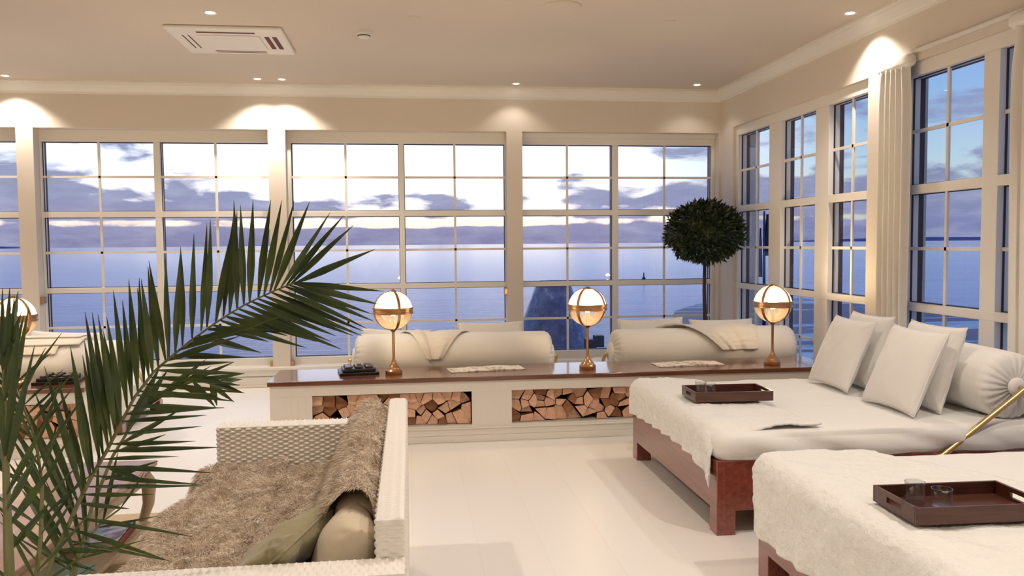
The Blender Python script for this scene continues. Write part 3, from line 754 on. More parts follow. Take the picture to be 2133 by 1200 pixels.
# leaning pillows on the farther daybed (local x -> along bed width, local y -> up)
def lean(loc, tilt, lb, seed, w=.50, h=.49, th=.13, rz=0):
    t_ = pillow('bed_pillow', lb, 'pillow', loc, (0,0,0), w, h, th, seed, group='white pillows on the farther daybed')
    # normal of the pillow points to the bed's foot (-X) and up
    R_ = Matrix(((0, sin(tilt), -cos(tilt)), (-1, 0, 0), (0, cos(tilt), sin(tilt)))).to_4x4()
    t_.rotation_euler = (Matrix.Rotation(rz, 4, 'Z')@R_).to_euler(); return t_
TL = radians(24)
lean((2.838,5.10,.765), TL, 'front pillow of the far pair leaning on the farther daybed', 1.1)
lean((3.0,5.13,.775), TL*.75, 'rear pillow of the far pair, behind another pillow on the daybed', 2.2, w=.50, h=.50)
lean((2.822,4.385,.765), TL, 'front pillow of the near pair, closest to the camera on the farther daybed', 3.3, w=.52, h=.50)
lean((2.992,4.44,.775), TL*.75, 'rear pillow of the near pair, squeezed against the bolster', 4.4, w=.51, h=.50)

# ------------------------------------------------------------------ loungers behind the consoles, facing the sea
def lounger(x0, x1, lb, seed):
    y0, y1 = 6.83, 7.93
    t_ = thing('window_lounger', lb, 'daybed', (0,0,0))
    MB().box(x0+.01, x1-.01, y0+.01, y1-.01, .085, .13, .004).obj('frame', 'bed_wood', t_)
    for x in (x0+.001, x1-.091):
        for y in (y0+.001, y1-.091): MB().box(x, x+.09, y, y+.09, 0, .084, .003).obj('leg', 'bed_wood', t_)
    soft_slab(x0-.01, x1+.01, y0-.0, y1+.01, .131, .372, .05, seed, 'bed_linen', 'mattress', t_, .006, .015, .06)
    yc, zc, R = 7.02, .555, .188
    V, F = bolster_me(x1-x0-.02, R, seed); o = obj('bolster', mesh(V, F, True), 'bolster_fabric', t_); o.location = ((x0+x1)/2, yc, zc)
    for s_ in (-1, 1):
        xe = (x0+x1)/2+s_*((x1-x0-.02)/2)
        M = Matrix.Rotation(s_*pi/2, 4, 'Y')
        MB().lathe([(.095,-.01),(.10,.012),(.085,.03),(.05,.036),(.001,.038)], 28, (xe,yc,zc-.02), M).obj('bolster_button', 'bolster_fabric', t_, smooth=True)
        MB().tube([(xe+s_*.03, yc, zc-.03), (xe+s_*.06, yc, zc-.03), (xe+s_*.062, yc+.02, zc-.045), (xe+s_*.062, yc+.38, .22)], .016, 14).obj('support_rod', 'gold_rod', t_, smooth=True)
    return t_, yc, zc, R
def drape(name, poly4, yc, zc, R, lb, seed, mat='throw_fabric', nu=46, nv=46, fold=.014, ripple=0, lift=.012):
    """cloth lying over a bolster; poly4 = corners (x, phi) with phi = angle from the crest towards the camera"""
    V = []; (ax,ap),(bx_,bp),(cx_,cp_),(dx_,dp) = poly4
    for i in range(nu):
        u = i/(nu-1)
        for j in range(nv):
            v = j/(nv-1)
            x = (ax*(1-u)+bx_*u)*(1-v)+(dx_*(1-u)+cx_*u)*v; p = (ap*(1-u)+bp*u)*(1-v)+(dp*(1-u)+cp_*u)*v
            e_ = min(u,1-u,.12)/.12
            rr = R+lift+fold*.6*abs(nz(x*6, p*2.2, seed))+ripple*max(0, sin(u*17+seed))*exp(-u*2.2)+ripple*.6*max(0, sin(u*9+1))
            p = radians(p)
            V.append((x, yc-rr*sin(p), zc+rr*cos(p)))
    me = mesh(V, grid_faces(nu, nv), True); o = obj(name, me, mat)
    m = o.modifiers.new('thick', 'SOLIDIFY'); m.thickness = .008; m.offset = 1
    return tag(o, lb, 'throw')
LA = lounger(-.46, 1.215, 'cream lounger with long bolster behind the console, facing the sea, middle one', 12.)
LB_ = lounger(1.755, 3.42, 'cream lounger with long bolster behind the console, in the room corner', 15.)
LC = lounger(-3.95, -2.29, 'cream lounger with folded towels on its bolster, at the left edge behind the palm', 18.)
_, yc, zc, R_ = LA
drape('throw_blanket', [(-.14,-60),(.60,-60),(.26,93),(.14,93)], yc, zc, R_, 'cream throw folded to a point over the bolster of the middle lounger', 4.0, ripple=.024, fold=.02)
drape('throw_blanket', [(2.15,-50),(3.10,-50),(3.02,88),(2.70,88)], yc, zc, R_, 'cream throw hanging over the bolster of the corner lounger', 9.0, ripple=.03, fold=.02)
# folded towels on the left lounger's bolster
for k, (x0, x1, a0, a1) in enumerate(((-3.25,-2.60,-40,14), (-3.25,-2.58,-30,38), (-3.22,-2.75,0,60))):
    drape('folded_towel', [(x0,a0),(x1,a0),(x1-.03,a1),(x0,a1)], yc, zc, R_, ('top','second','lowest')[k]+' folded towel lying on the left lounger bolster', 20.+k, nu=20, nv=20, fold=.004, lift=.05-.014*k)
def stand(x, y, z, w, h, th, lb, seed, roll=0, tilt=-.25, rz=0):
    t_ = pillow('lounger_pillow', lb, 'pillow', (x,y,z), (0,0,0), w, h, th, seed, group='pillows on the sea-facing loungers')
    t_.rotation_euler = (Matrix.Rotation(rz,4,'Z')@Matrix.Rotation(pi/2+tilt,4,'X')@Matrix.Rotation(roll,4,'Z')).to_euler(); return t_
stand(.725,7.335,.59,.60,.43,.13,'pillow standing behind the bolster of the middle lounger, right one',5.5)
stand(-.13,7.34,.555,.62,.40,.14,'pillow standing behind the bolster of the middle lounger, left one behind the lamp',6.5,roll=-.05)
stand(2.22,7.335,.59,.63,.43,.13,'pillow standing on the corner lounger, left of the topiary stem',7.5,roll=.02)
stand(2.90,7.335,.58,.62,.41,.13,'pillow standing on the corner lounger, right of the topiary stem',8.5)
stand(-2.90,7.335,.58,.60,.43,.14,'pillow standing behind the towels on the left lounger',9.5,roll=-.05)

# ------------------------------------------------------------------ topiary in the corner
tp = thing('potted_topiary', 'round clipped evergreen tree on a bare stem, in the room corner', 'topiary', (3.075, 8.28, 0))
MB().lathe([(.13,0),(.14,.02),(.17,.30),(.185,.32),(.185,.36),(.165,.36),(.16,.33)], 36).obj('pot', 'pot_terracotta', tp, auto=40)
MB().lathe([(.001,.335),(.162,.335)], 30).obj('soil', 'soil', tp)
MB().tube([(0,0,.33),(.006,.004,.7),(-.004,0,1.0),(0,0,1.30)], [.022,.020,.019,.017], 12).obj('stem', 'bark', tp, smooth=True)
zc_, RX, RZ_ = 1.605, .375, .30
V = []; F = []
for k in range(4300):
    th = random.uniform(0, 2*pi); cz_ = random.uniform(-1, 1); sr = sqrt(1-cz_*cz_)
    d = Vector((sr*cos(th), sr*sin(th), cz_)); rr = random.choice((1,1,.97,.92,.85))*random.uniform(.88,1.04)*(1+.14*nz(d.x*2.5,d.y*2.5,d.z*2.5))
    c0 = Vector((d.x*RX*rr, d.y*RX*rr, zc_+d.z*RZ_*rr))
    dr = (d+Vector((random.gauss(0,.55), random.gauss(0,.55), random.gauss(0,.55)))).normalized()
    s_ = dr.cross(Vector((random.gauss(0,1),random.gauss(0,1),random.gauss(0,1)))).normalized()
    l = random.uniform(.05,.085); wd = l*.17; k0 = len(V)
    V += [c0, c0+dr*l*.45+s_*wd, c0+dr*l, c0+dr*l*.45-s_*wd]; F.append((k0,k0+1,k0+2,k0+3))
bm = bmesh.new(); bmesh.ops.create_icosphere(bm, subdivisions=3, radius=1)
k0 = len(V); bm.verts.index_update()
V += [Vector((v.co.x*RX*.8, v.co.y*RX*.8, zc_+v.co.z*RZ_*.8)) for v in bm.verts]; F += [tuple(k0+v.index for v in f.verts) for f in bm.faces]; bm.free()
obj('foliage', mesh(V, F), 'topiary_leaf', tp)

# ------------------------------------------------------------------ curtains on the right wall
def curtain(y0, y1, lb, seed, nf, zt=2.76):
    t_ = thing('curtain', lb, 'curtain', (0,0,0)); V = []; nu, nv_ = 160, 40
    for i in range(nu):
        u = i/(nu-1)
        for j in range(nv_):
            v = j/(nv_-1); z = .015+(zt-.015)*v
            pinch = 1-.10*exp(-((v-.97)/.05)**2)-.05*exp(-((v-.1)/.5)**2)
            y = (y0+y1)/2+(u-.5)*(y1-y0)*pinch+.006*nz(v*3, u*6, seed)
            x = 3.458+.024*sin(u*2*pi*nf+1.2*nz(v*1.2, u*2, seed)+seed)*(.75+.25*v)
            V.append((min(x,3.493), y, z))
    o = obj('cloth', mesh(V, grid_faces(nu, nv_), True), 'curtain_fabric', t_)
    m = o.modifiers.new('thick', 'SOLIDIFY'); m.thickness = .003
    soft_slab(3.425, 3.497, y0-.03, y1+.0, zt-.055, zt+.03, .03, seed, 'curtain_fabric', 'heading', t_, .010, .02, .02)
    return t_
curtain(5.36, 5.73, 'cream curtain gathered at the post between the right-hand windows', 1.0, 5)
curtain(3.76, 4.40, 'cream curtain at the right edge, next to the daybed bolster', 2.0, 7)
tag(MB().box(3.47, 3.498, 2.85, 5.36, 2.79, 2.812, .003).obj('curtain_track', 'white_plastic'), 'thin white curtain track on the header over the right-hand window', 'curtain rail')

# ------------------------------------------------------------------ wicker sofa
def weave_panel(mb, o, u, v, n, w, h, pu=.023, pv=.0105, amp=.0032, thick=.0058, du=None, dv=None):
    """a really woven surface: strands in rows along u, over and under stakes"""
    o = np.array(o, float); u = np.array(u, float); v = np.array(v, float); n_ = np.array(n, float)
    nu = max(4, int(w/(du or pu/4))); nv = max(4, int(h/(dv or pv/3)))
    uu = np.linspace(0, w, nu+1); vv = np.linspace(0, h, nv+1); U_, V_ = np.meshgrid(uu, vv, indexing='ij')
    row = np.floor(V_/pv); fr = V_/pv-row
    prof = np.sqrt(np.clip(1-(2*fr-1)**2, 0, 1))
    d = thick*prof+amp*np.cos(np.pi*U_/pu+np.pi*row)*(.4+.6*prof)-.002
    edge = np.minimum.reduce([U_, w-U_, V_, h-V_]); d = d*np.clip(edge/.004, 0, 1)
    P_ = o+U_[..., None]*u+V_[..., None]*v+d[..., None]*n_
    k = len(mb['v']) and sum(len(a) for a in mb['v'])
    mb['v'].append(P_.reshape(-1, 3))
    i, j = np.meshgrid(np.arange(nu), np.arange(nv), indexing='ij'); a = (i*(nv+1)+j).ravel()
    q = np.stack([a, a+nv+1, a+nv+2, a+1], 1)
    if np.dot(np.cross(u, v), n_) < 0: q = q[:, ::-1]
    mb['f'].append(q+k)
def weave_box(name, x0, x1, y0, y1, z0, z1, parent, coarse=(), alltop='x'):
    mb = {'v': [], 'f': []}
    ex, ey, ez = x1-x0, y1-y0, z1-z0
    S_ = lambda key: dict(du=.02, dv=.0068) if key in coarse else {}
    weave_panel(mb, (x0,y0,z0), (0,1,0), (0,0,1), (-1,0,0), ey, ez, **S_('-x'))
    weave_panel(mb, (x1,y0,z0), (0,1,0), (0,0,1), (1,0,0), ey, ez, **S_('+x'))
    weave_panel(mb, (x0,y0,z0), (1,0,0), (0,0,1), (0,-1,0), ex, ez, **S_('-y'))
    weave_panel(mb, (x0,y1,z0), (1,0,0), (0,0,1), (0,1,0), ex, ez, **S_('+y'))
    if ex > ey: weave_panel(mb, (x0,y0,z1), (0,1,0), (1,0,0), (0,0,1), ey, ex, pu=.03, **S_('+z'))
    else: weave_panel(mb, (x0,y0,z1), (1,0,0), (0,1,0), (0,0,1), ex, ey, pu=.03, **S_('+z'))
    V = np.concatenate(mb['v']); F = np.concatenate(mb['f'])
    me = bpy.data.meshes.new('weave'); me.vertices.add(len(V)); me.vertices.foreach_set('co', V.astype(np.float32).ravel())
    me.loops.add(F.size); me.loops.foreach_set('vertex_index', F.astype(np.int32).ravel())
    me.polygons.add(len(F)); me.polygons.foreach_set('loop_start', np.arange(0, F.size, 4, dtype=np.int32))
    me.update(); me.validate(); me.shade_smooth()
    return obj(name, me, 'wicker', parent)
sf = thing('wicker_sofa', 'white woven wicker sofa covered with a brown fur throw', 'sofa', (0,0,.008))
BX0, BX1, SX0, SY0, SY1 = -.095, -.022, -.86, 2.02, 3.86
weave_box('backrest', BX0, BX1, 2.13, 3.83, .10, .775, sf)
weave_box('armrest', SX0, BX0-.002, 3.755, SY1, .08, .685, sf, coarse=('+y',))
weave_box('armrest', SX0, BX1, SY0, 2.13, .08, .675, sf, coarse=('-y',))
MB().box(SX0+.03, BX0-.002, 2.132, 3.753, .10, .33, .01).obj('seat_base', 'wicker', sf)
for x in (SX0+.02, BX1-.07):
    for y in (SY0+.02, SY1-.07): MB().box(x, x+.05, y, y+.05, 0, .10, .005).obj('foot', 'wicker', sf)
soft_slab(SX0+.0, BX0-.005, 2.14, 3.745, .33, .455, .05, 31., 'seat_fabric', 'seat_cushion', sf, .006, .01, .04)
soft_slab(-.235, BX0-.004, 2.40, 3.72, .455, .745, .06, 33., 'seat_fabric', 'back_cushion', sf, .008, .01, .04)

# fur throw: seat -> up the back cushion, with real tufts
FP = [(-.955,.30),(-.945,.40),(-.90,.475),(-.75,.495),(-.55,.50),(-.40,.515),(-.31,.56),(-.275,.65),(-.235,.74),(-.185,.795),(-.14,.80),(-.112,.77),(-.105,.70)]
seg = [0]
for a, b in zip(FP, FP[1:]): seg.append(seg[-1]+hypot(b[0]-a[0], b[1]-a[1]))
def fur_pt(u, v):
    """u 0 near .. 1 far along the sofa, v 0 seat front .. 1 top of back"""
    s_ = v*seg[-1]; k = max(i for i in range(len(seg)-1) if seg[i] <= s_+1e-9); f_ = (s_-seg[k])/(seg[k+1]-seg[k])
    x = FP[k][0]*(1-f_)+FP[k+1][0]*f_; z = FP[k][1]*(1-f_)+FP[k+1][1]*f_
    near = np.interp(v, [0,.3,.5,.62,.75,.9,1], [2.62,2.42,2.42,2.42,2.43,2.37,2.33]); far = np.interp(v, [0,.2,.5,.7,1], [3.70,3.735,3.735,3.735,3.735])
    y = near+(far-near)*u
    b_ = .020*nz(x*5, y*4, 7)+.012*nz(x*12, y*11, 3)
    hump = .03*exp(-((u-.97)/.05)**2)*(v < .55)
    if v < .45:
        x += (1-min(1, v*3))*(.09*nz(y*3, 9))
        z += b_+hump+.012
    else: x -= abs(b_)*.9+.004; z += b_*.5
    return Vector((x, y, z))
NU, NV = 90, 80
G = [[fur_pt(i/(NU-1), j/(NV-1)) for j in range(NV)] for i in range(NU)]
V = [p for r in G for p in r]; F = grid_faces(NU, NV)
me = mesh(V, F, True)
fv = [Vector(v.co) for v in me.vertices]; fn = [Vector(v.normal) for v in me.vertices]
if sum(n_.z for n_ in fn) < 0: fn = [-n_ for n_ in fn]
HV = [tuple(v) for v in V]; HF = list(F)
flow0 = Vector((-.35, -.5, -.25))
for k in range(78000):
    i = random.uniform(0, NU-1.001); j = random.uniform(0, NV-1.001); a = int(i); b = int(j); fi, fj = i-a, j-b
    id0 = a*NV+b
    p = fv[id0]*(1-fi)*(1-fj)+fv[id0+NV]*fi*(1-fj)+fv[id0+NV+1]*fi*fj+fv[id0+1]*(1-fi)*fj
    nr = fn[id0]
    cl = Vector((nz(p.x*14,p.y*14,p.z*14), nz(p.x*14+5,p.y*14,p.z*14), nz(p.x*14,p.y*14+8,p.z*14)))
    d = nr*.75+flow0*.6+cl*1.3+Vector((random.gauss(0,.25),random.gauss(0,.25),random.gauss(0,.25)))
    if d.dot(nr) < .12: d += nr*(.25-d.dot(nr))
    d.normalize(); l = random.uniform(.018,.036); s_ = d.cross(Vector((random.gauss(0,1),random.gauss(0,1),random.gauss(0,1)))).normalized()*random.uniform(.0009,.0017)
    m_ = p+d*l*.55; tip = p+d*l+flow0*l*.35+Vector((0,0,-l*.2)); k0 = len(HV)
    HV += [tuple(p-s_), tuple(p+s_), tuple(m_+s_*.8), tuple(m_-s_*.8), tuple(tip)]
    HF += [(k0,k0+1,k0+2,k0+3), (k0+3,k0+2,k0+4)]
tag(obj('fur_throw', mesh(HV, HF), 'fur'), 'shaggy brown fur throw spread over the seat and back of the wicker sofa', 'throw')

pillow('sofa_cushion', 'cream cushion at the near end of the wicker sofa, half under the fur', 'cushion', (-.20,2.315,.60), (Matrix.Rotation(.1,4,'Z')@Matrix(((0,sin(.35),-cos(.35)),(-1,0,0),(0,cos(.35),sin(.35)))).to_4x4()).to_euler(), .30, .31, .17, 11., 'seat_fabric', piping=False, pinch=.05)
pillow('sofa_cushion', 'olive green cushion lying on the near end of the wicker sofa', 'cushion', (-.42,2.37,.585), (Matrix.Rotation(-.25,4,'Z')@Matrix(((0,sin(.85),-cos(.85)),(-1,0,0),(0,cos(.85),sin(.85)))).to_4x4()).to_euler(), .44, .40, .12, 12., 'green_fabric', wr=.022)

# ------------------------------------------------------------------ rug, low table, books
tag(MB().box(-3.6, -.40, 1.2, 4.76, 0, .008, .003).obj('woven_rug', 'rug_weave'), 'flat sand-coloured woven rug under the sofa and low table', 'rug')
tb = thing('low_table', 'low brownish wooden table with curved legs beside the wicker sofa', 'coffee table', (-1.515, 3.35, .0085))
TM = Matrix.Rotation(.03, 4, 'Z'); tb.rotation_euler = (0,0,-.03)
MB().box(-.245, .245, -.85, .85, .415, .442, .006).obj('table_top', 'table_wood', tb)
MB().box(-.215, .215, -.80, .80, .345, .415, .004).obj('apron', 'table_leg_wood', tb)
MB().box(-.20, .235, -.76, .76, .145, .165, .004).obj('lower_shelf', 'table_leg_wood', tb)
for sx in (-1, 1):
    for sy in (-1, 1):
        x, y = sx*.185, sy*.775
        MB().tube([(x,y,.41),(x+sx*.03,y+sy*.03,.34),(x+sx*.025,y+sy*.03,.24),(x-sx*.005,y+sy*.02,.14),(x+sx*.005,y+sy*.06,.05),(x+sx*.03,y+sy*.115,.012),(x+sx*.045,y+sy*.14,.010)],
                  [.034,.036,.027,.02,.017,.017,.010], 14).obj('leg', 'table_leg_wood', tb, smooth=True)
def book(x, y, z, w, l, h, rz, mc, lb, cover=None):
    t_ = thing('book', lb, 'book', (x,y,z), rz)
    MB().box(-w/2, w/2-.004, -l/2+.003, l/2-.003, .003, h-.003).obj('pages', 'paper', t_)
    MB().box(-w/2-.002, w/2, -l/2, l/2, 0, .0028).box(w/2-.003, w/2, -l/2, l/2, 0, h).box(-w/2-.002, w/2, -l/2, l/2, h-.0028, h).obj('cover', mc, t_)
    if cover: MB().box(-w/2+.002, w/2-.004, -l/2+.004, l/2-.004, h, h+.0008).obj('cover_picture', cover, t_)
book(-1.44,3.86,.1732,.30,.27,.036,.05,'book_red','thick red-edged book with a blue and white picture cover, topmost on the table shelf','book_cover')
book(-1.47,3.40,.1732,.27,.30,.02,-.25,'book_teal','pale teal magazine on the low table shelf, nearer the camera')
book(-1.43,3.08,.1732,.26,.34,.03,.35,'book_rose','rose-brown book on the low table shelf at the bottom edge')

# ------------------------------------------------------------------ palm in the foreground
pm = thing('potted_palm', 'large green feather palm in the left foreground, fronds arching over the sofa', 'palm', (-1.28, 1.25, .0085))
pml = Vector((-1.28,1.25,.0085))
MB().lathe([(.17,0),(.18,.02),(.23,.42),(.245,.44),(.245,.48),(.22,.48),(.215,.45)], 40).obj('pot', 'pot_terracotta', pm, auto=40)
MB().lathe([(.001,.455),(.217,.455)], 30).obj('soil', 'soil', pm)
MB().tube([(0,0,.45),(.01,.01,.56),(.02,.02,.68)], [.075,.06,.04], 14).obj('trunk', 'bark', pm, smooth=True)
def D(p, dep): return at(p[0], p[1], Y=dep)-pml
def frond(rach, deps, leaves, r0=.010, r1=.003, wid=.0105):
    """rachis with its leaflets; each leaflet is a folded tapering blade"""
    cum = [0]
    for a, b in zip(rach, rach[1:]): cum.append(cum[-1]+hypot(b[0]-a[0], b[1]-a[1]))
    dep = lambda s_: float(np.interp(s_/cum[-1], np.linspace(0,1,len(deps)), deps))
    pts = [D(p, dep(c)) for p, c in zip(rach, cum)]
    root = MB().tube(pts, [r0+(r1-r0)*c/cum[-1] for c in cum], 8).obj('frond_stem', 'palm_stem', pm, smooth=True)
    V = []; F = []
    arr = np.array(rach, float)
    for lf in leaves:
        (bx, by), (tx, ty) = lf[0], lf[1]; off = lf[2] if len(lf) > 2 else random.uniform(-.10,.12)
        k = int(np.argmin(np.hypot(arr[:,0]-bx, arr[:,1]-by))); db = dep(cum[k])
        b_ = D((bx,by), db); tp_ = D((tx,ty), db+off)
        d = tp_-b_; L = d.length; d.normalize()
        view = (b_+pml-Vector((0,0,HC))).normalized(); s_ = d.cross(view).normalized(); nr = s_.cross(d)
        s_ = (s_+nr*random.uniform(-.5,.5)).normalized(); nr = s_.cross(d).normalized()
        sag = random.uniform(.0,.03)*L; N = 9; k0 = len(V); wd = wid*(lf[3] if len(lf) > 3 else 1)*random.uniform(.85,1.1)*(1 if (by < 700 or ty < by-90) else max(.62, 1-(by-700)/500))
        for i in range(N):
            f_ = i/(N-1); ww = wd*min(1, .18+f_*2.6)*(1-max(0,(f_-.35)/.65)**1.35)+.0004
            c0 = b_+d*L*f_-nr*sag*sin(pi*f_)
            V += [c0-s_*ww, c0+nr*ww*.35, c0+s_*ww]
        for i in range(N-1):
            a = k0+i*3; F += [(a,a+1,a+4,a+3), (a+1,a+2,a+5,a+4)]
    o = obj('leaflets', mesh(V, F), 'palm_leaf', root)
    return root
R1 = [(80,1260),(95,1210),(108,1168),(137,1106),(163,1048),(189,996),(222,940),(250,885),(280,828),(320,775),(360,740),(400,708),(447,674),(479,653),(508,636),(536,622),(571,606),(606,592),(622,589)]
UP = [((613,591),(782,519)),((606,592),(737,469)),((597,594),(716,449)),((585,599),(688,442)),((571,606),(645,420)),((562,610),(613,418)),((550,615),(587,417)),((538,621),(564,416)),((520,630),(527,418)),
 ((508,636),(501,427)),((494,644),(487,418)),((478,654),(494,440)),((465,662),(488,440)),((449,673),(487,465)),((431,682),(438,456)),((419,690),(431,465)),((400,705),(404,487)),((380,722),(376,513)),((365,736),(375,530)),((352,745),(345,528)),((345,752),(310,543)),
 ((330,765),(308,555)),((318,777),(294,581)),((310,785),(286,600)),((300,800),(290,578)),((287,815),(268,582)),((275,835),(255,625)),((265,852),(236,604)),((252,878),(222,660)),((247,888),(215,690)),((240,902),(204,655)),((232,918),(192,651)),((225,932),(177,650)),((215,950),(175,706)),((208,962),(172,740)),
 ((195,985),(146,720),.0),((189,996),(152,753)),((180,1015),(120,790)),((172,1030),(92,762)),((163,1048),(72,815)),((155,1064),(40,823)),((150,1075),(60,880)),((140,1098),(20,905)),((130,1120),(15,960)),((125,1130),(45,1020)),((112,1160),(10,1065))]
DN = [((622,589),(800,607)),((612,591),(793,635)),((603,594),(777,655)),((594,597),(780,670)),((580,603),(765,685)),((565,609),(757,690)),((550,616),(755,700)),((536,622),(737,700)),((524,628),(700,700)),((512,634),(690,712)),((496,643),(712,728)),
 ((483,651),(660,712)),((470,659),(600,700)),((458,667),(639,725)),((443,677),(560,712)),((430,686),(600,690)),((412,700),(545,735)),((400,708),(520,690)),((385,720),(560,660)),((372,730),(600,655)),((360,740),(520,745)),((346,752),(500,700)),
 ((335,762),(488,754)),((325,771),(510,778)),((312,786),(500,802)),((300,800),(510,819)),((290,815),(488,836)),((283,824),(452,820)),((272,845),(468,850)),((262,863),(466,849)),((254,878),(430,865)),((240,905),(421,888)),((230,925),(407,919)),((222,940),(460,932),.05,1.2),((212,957),(372,951)),
 ((203,972),(440,985),.05,1.2),((192,991),(425,1010),.05,1.1),((180,1014),(425,1012)),((172,1030),(320,1030)),((163,1048),(270,1060)),((150,1078),(400,1118),.03,1.1),((140,1100),(355,1170),.03,1.1),((128,1124),(350,1168)),((118,1145),(240,1150)),((112,1160),(200,1190))]
frond(R1, [1.72,1.80,1.92,2.02,2.1], UP+DN, .0055, .002, .0084)
# smaller fronds behind and at the left edge
R2 = [(150,1215),(190,1060),(235,950),(290,860),(350,812),(405,790),(455,795)]
LV2 = []
for f_, (a, b) in enumerate((((300,850),(410,770)),((320,832),(440,762)),((350,812),(488,754)),((370,803),(470,835)),((385,797),(510,778)),((400,792),(450,850)),((405,790),(500,803)),((420,790),(508,819)),((430,791),(488,838)),((440,793),(452,846)),((452,795),(505,790)),
   ((340,818),(430,748)),((280,872),(350,770)),((262,905),(335,760)),((250,925),(380,850)),((240,942),(345,905)),((225,975),(300,1000)),((215,1000),(330,960)))): LV2.append((a,b,random.uniform(-.05,.1),1.25))
frond(R2, [1.95,2.2,2.35], LV2, .006, .002, .0088)
R3 = [(22,1260),(16,1100),(12,960),(8,850),(10,760),(22,700)]
LV3 = [((12,960),(-30,700)),((12,950),(40,660)),((10,900),(60,640)),((8,850),(30,615)),((8,830),(50,655)),((9,800),(5,600)),((10,760),(20,600)),((14,740),(45,650)),((22,700),(38,606)),((13,980),(72,720)),((14,1030),(95,880)),((15,1060),(80,940)),((16,1100),(120,960)),((14,1000),(-40,820)),((18,1150),(110,1040)),((10,880),(-30,720))]
frond(R3, [1.35,1.5,1.6], LV3, .009, .003, .0062)
R4 = [(70,1250),(85,1120),(88,1010),(75,920),(50,850),(30,800)]
LV4 = []
for k in range(34):
    s_ = k/33; q = s_*(len(R4)-1); a = min(int(q), len(R4)-2); f_ = q-a
    bx = R4[a][0]*(1-f_)+R4[a+1][0]*f_; by = R4[a][1]*(1-f_)+R4[a+1][1]*f_
    sd = 1 if k % 2 else -1; l = random.uniform(110,170)
    an = random.uniform(.35,1.0)
    LV4.append(((bx,by), (bx+sd*l*sin(an)-l*.15*s_, by-l*cos(an)), random.uniform(-.06,.08), .55))
frond(R4, [1.55,1.7,1.85], LV4, .005, .002, .007)
R5 = [(140,1260),(150,1190),(175,1130),(215,1085),(250,1060)]
LV5 = [((150,1190),(60,1030),.02,.6),((160,1165),(95,1000),.02,.6),((170,1140),(130,960),.02,.6),((180,1125),(165,930),.02,.6),((200,1100),(205,930),.02,.6),((215,1085),(246,940),.02,.6),((250,1060),(300,985),.02,.6),((160,1165),(300,1125),.02,.6),((200,1100),(330,1075),.02,.6),((150,1190),(20,1110),.02,.6)]
frond(R5, [1.7,1.8,1.9], LV5, .005, .002, .008)

# ------------------------------------------------------------------ outside: sea, shore, headland, things on the terrace
SZ = -1.55
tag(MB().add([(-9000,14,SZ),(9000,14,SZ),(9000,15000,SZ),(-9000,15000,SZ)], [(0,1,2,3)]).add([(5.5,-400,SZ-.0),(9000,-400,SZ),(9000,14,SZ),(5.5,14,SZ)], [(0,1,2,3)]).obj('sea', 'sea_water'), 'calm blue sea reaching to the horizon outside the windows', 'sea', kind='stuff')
pts = [at(x, y, Z=SZ+.03) for x, y in ((1405,648),(1490,622),(1560,612),(1640,618),(1730,628),(1860,640),(1990,655),(2140,672))]
V = [Vector((p.x, p.y, SZ+.03)) for p in pts]; inner = [Vector((4.2+.5*i, 13.5-1.6*i, SZ+.03)) for i in range(len(pts))]
tag(MB().add(V+inner, [(i, i+1, i+1+len(pts), i+len(pts)) for i in range(len(pts)-1)]).obj('beach', 'beach_ground'), 'dark shore flats with pale icy pools outside the right-hand windows', 'beach', kind='stuff')
def ridge(x0, x1, Y, h, lb, seed, z0=SZ):
    N = 60; V = []
    for i in range(N):
        f_ = i/(N-1); x = x0+(x1-x0)*f_; hh = h*(sin(pi*f_)**.4)*(.6+.5*(nz(f_*5, seed)+.5))
        V += [(x, Y, z0-5), (x, Y, z0+hh), (x, Y+400, z0+hh*.8), (x, Y+400, z0-5)]
    F = [(i*4+j, (i+1)*4+j, (i+1)*4+j+1, i*4+j+1) for i in range(N-1) for j in range(3)]
    tag(obj('headland', mesh(V, F), 'headland'), lb, 'headland', kind='structure')
ridge(-4200, -2900, 6500, 26, 'low dark headland on the horizon at the left', 3)
ridge(2600, 9000, 5200, 34, 'low dark coastline on the horizon beyond the right-hand windows', 5)
cv = thing('outdoor_cover', 'dark blue tapered cover with wet spots on the terrace, behind the corner window', 'cover', (2.12,12.0,-1.5))
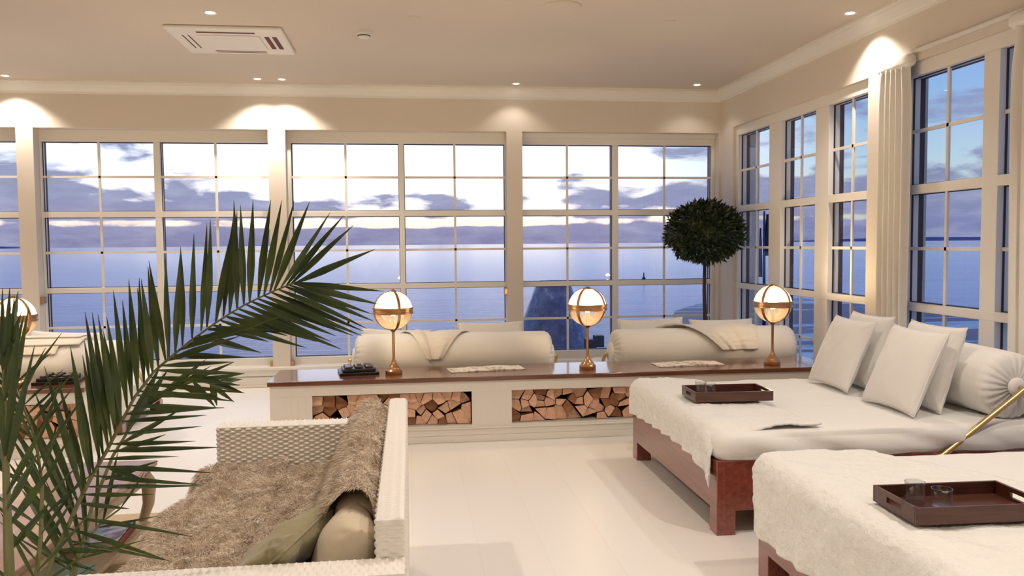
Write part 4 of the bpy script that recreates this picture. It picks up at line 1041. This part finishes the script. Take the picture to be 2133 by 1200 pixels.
MB().lathe([(.78,0),(.70,.8),(.58,1.4),(.45,1.88),(.35,2.16),(.27,2.38)], 22).obj('cover_cloth', 'wet_cover', cv, smooth=True)
MB().lathe([(.272,2.375),(.28,2.42),(.2,2.46),(.001,2.47)], 22).obj('cap', 'wet_cover', cv, smooth=True)
# terrace floodlight on its post
p0 = at(1236, 744, Y=11.0)
fl = thing('floodlight', 'small dark twin floodlight on a post outside, behind the middle lamp', 'floodlight', (p0.x,p0.y,-1.5))
MB().box(-.045,.045,-.045,.045,0,p0.z+1.58,.004).obj('post', 'outdoor_dark', fl)
MB().box(-.12,.03,-.08,.06,p0.z+1.58,p0.z+1.75,.008).obj('lamp_head', 'outdoor_dark', fl)
MB().box(.01,.14,-.06,.08,p0.z+1.64,p0.z+1.80,.008).obj('lamp_head', 'outdoor_dark', fl)
# flagpole
p1 = at(1592, 596, Y=26); p2 = at(1590, 440, Y=26)
fp = thing('flagpole', 'flagpole with drooping dark blue flags outside the corner window', 'flagpole', (p1.x, 26, SZ))
MB().tube([(0,0,0),(-.02,0,p2.z-SZ)], [.06,.035], 10).obj('pole', 'outdoor_dark', fp, smooth=True)
for dx_, za, zb, wd in ((.10,p2.z-.1,at(1592,533,Y=26).z,.13), (-.14,at(1585,475,Y=26).z,at(1582,577,Y=26).z,.07)):
    V = []; nu, nv_ = 16, 20
    for i in range(nu):
        for j in range(nv_):
            u = i/(nu-1); v = j/(nv_-1)
            V.append((dx_+(u-.5)*2*wd*(.35+.65*v)*(1-.3*v*v), .05*sin(u*9+v*2), za-SZ+(zb-za)*v))
    o = obj('flag', mesh(V, grid_faces(nu, nv_), True), 'flag_cloth', fp)
# channel marker far out on the water
p3 = at(1341, 582, Z=SZ)
MB_ = MB().lathe([(.16,0),(.16,.12),(.06,.2),(.05,.5),(.001,.6)], 14, (p3.x,p3.y,SZ)).obj('sea_marker', 'outdoor_dark', auto=40)
tag(MB_, 'tiny dark marker buoy on the water, seen through the corner window', 'buoy')
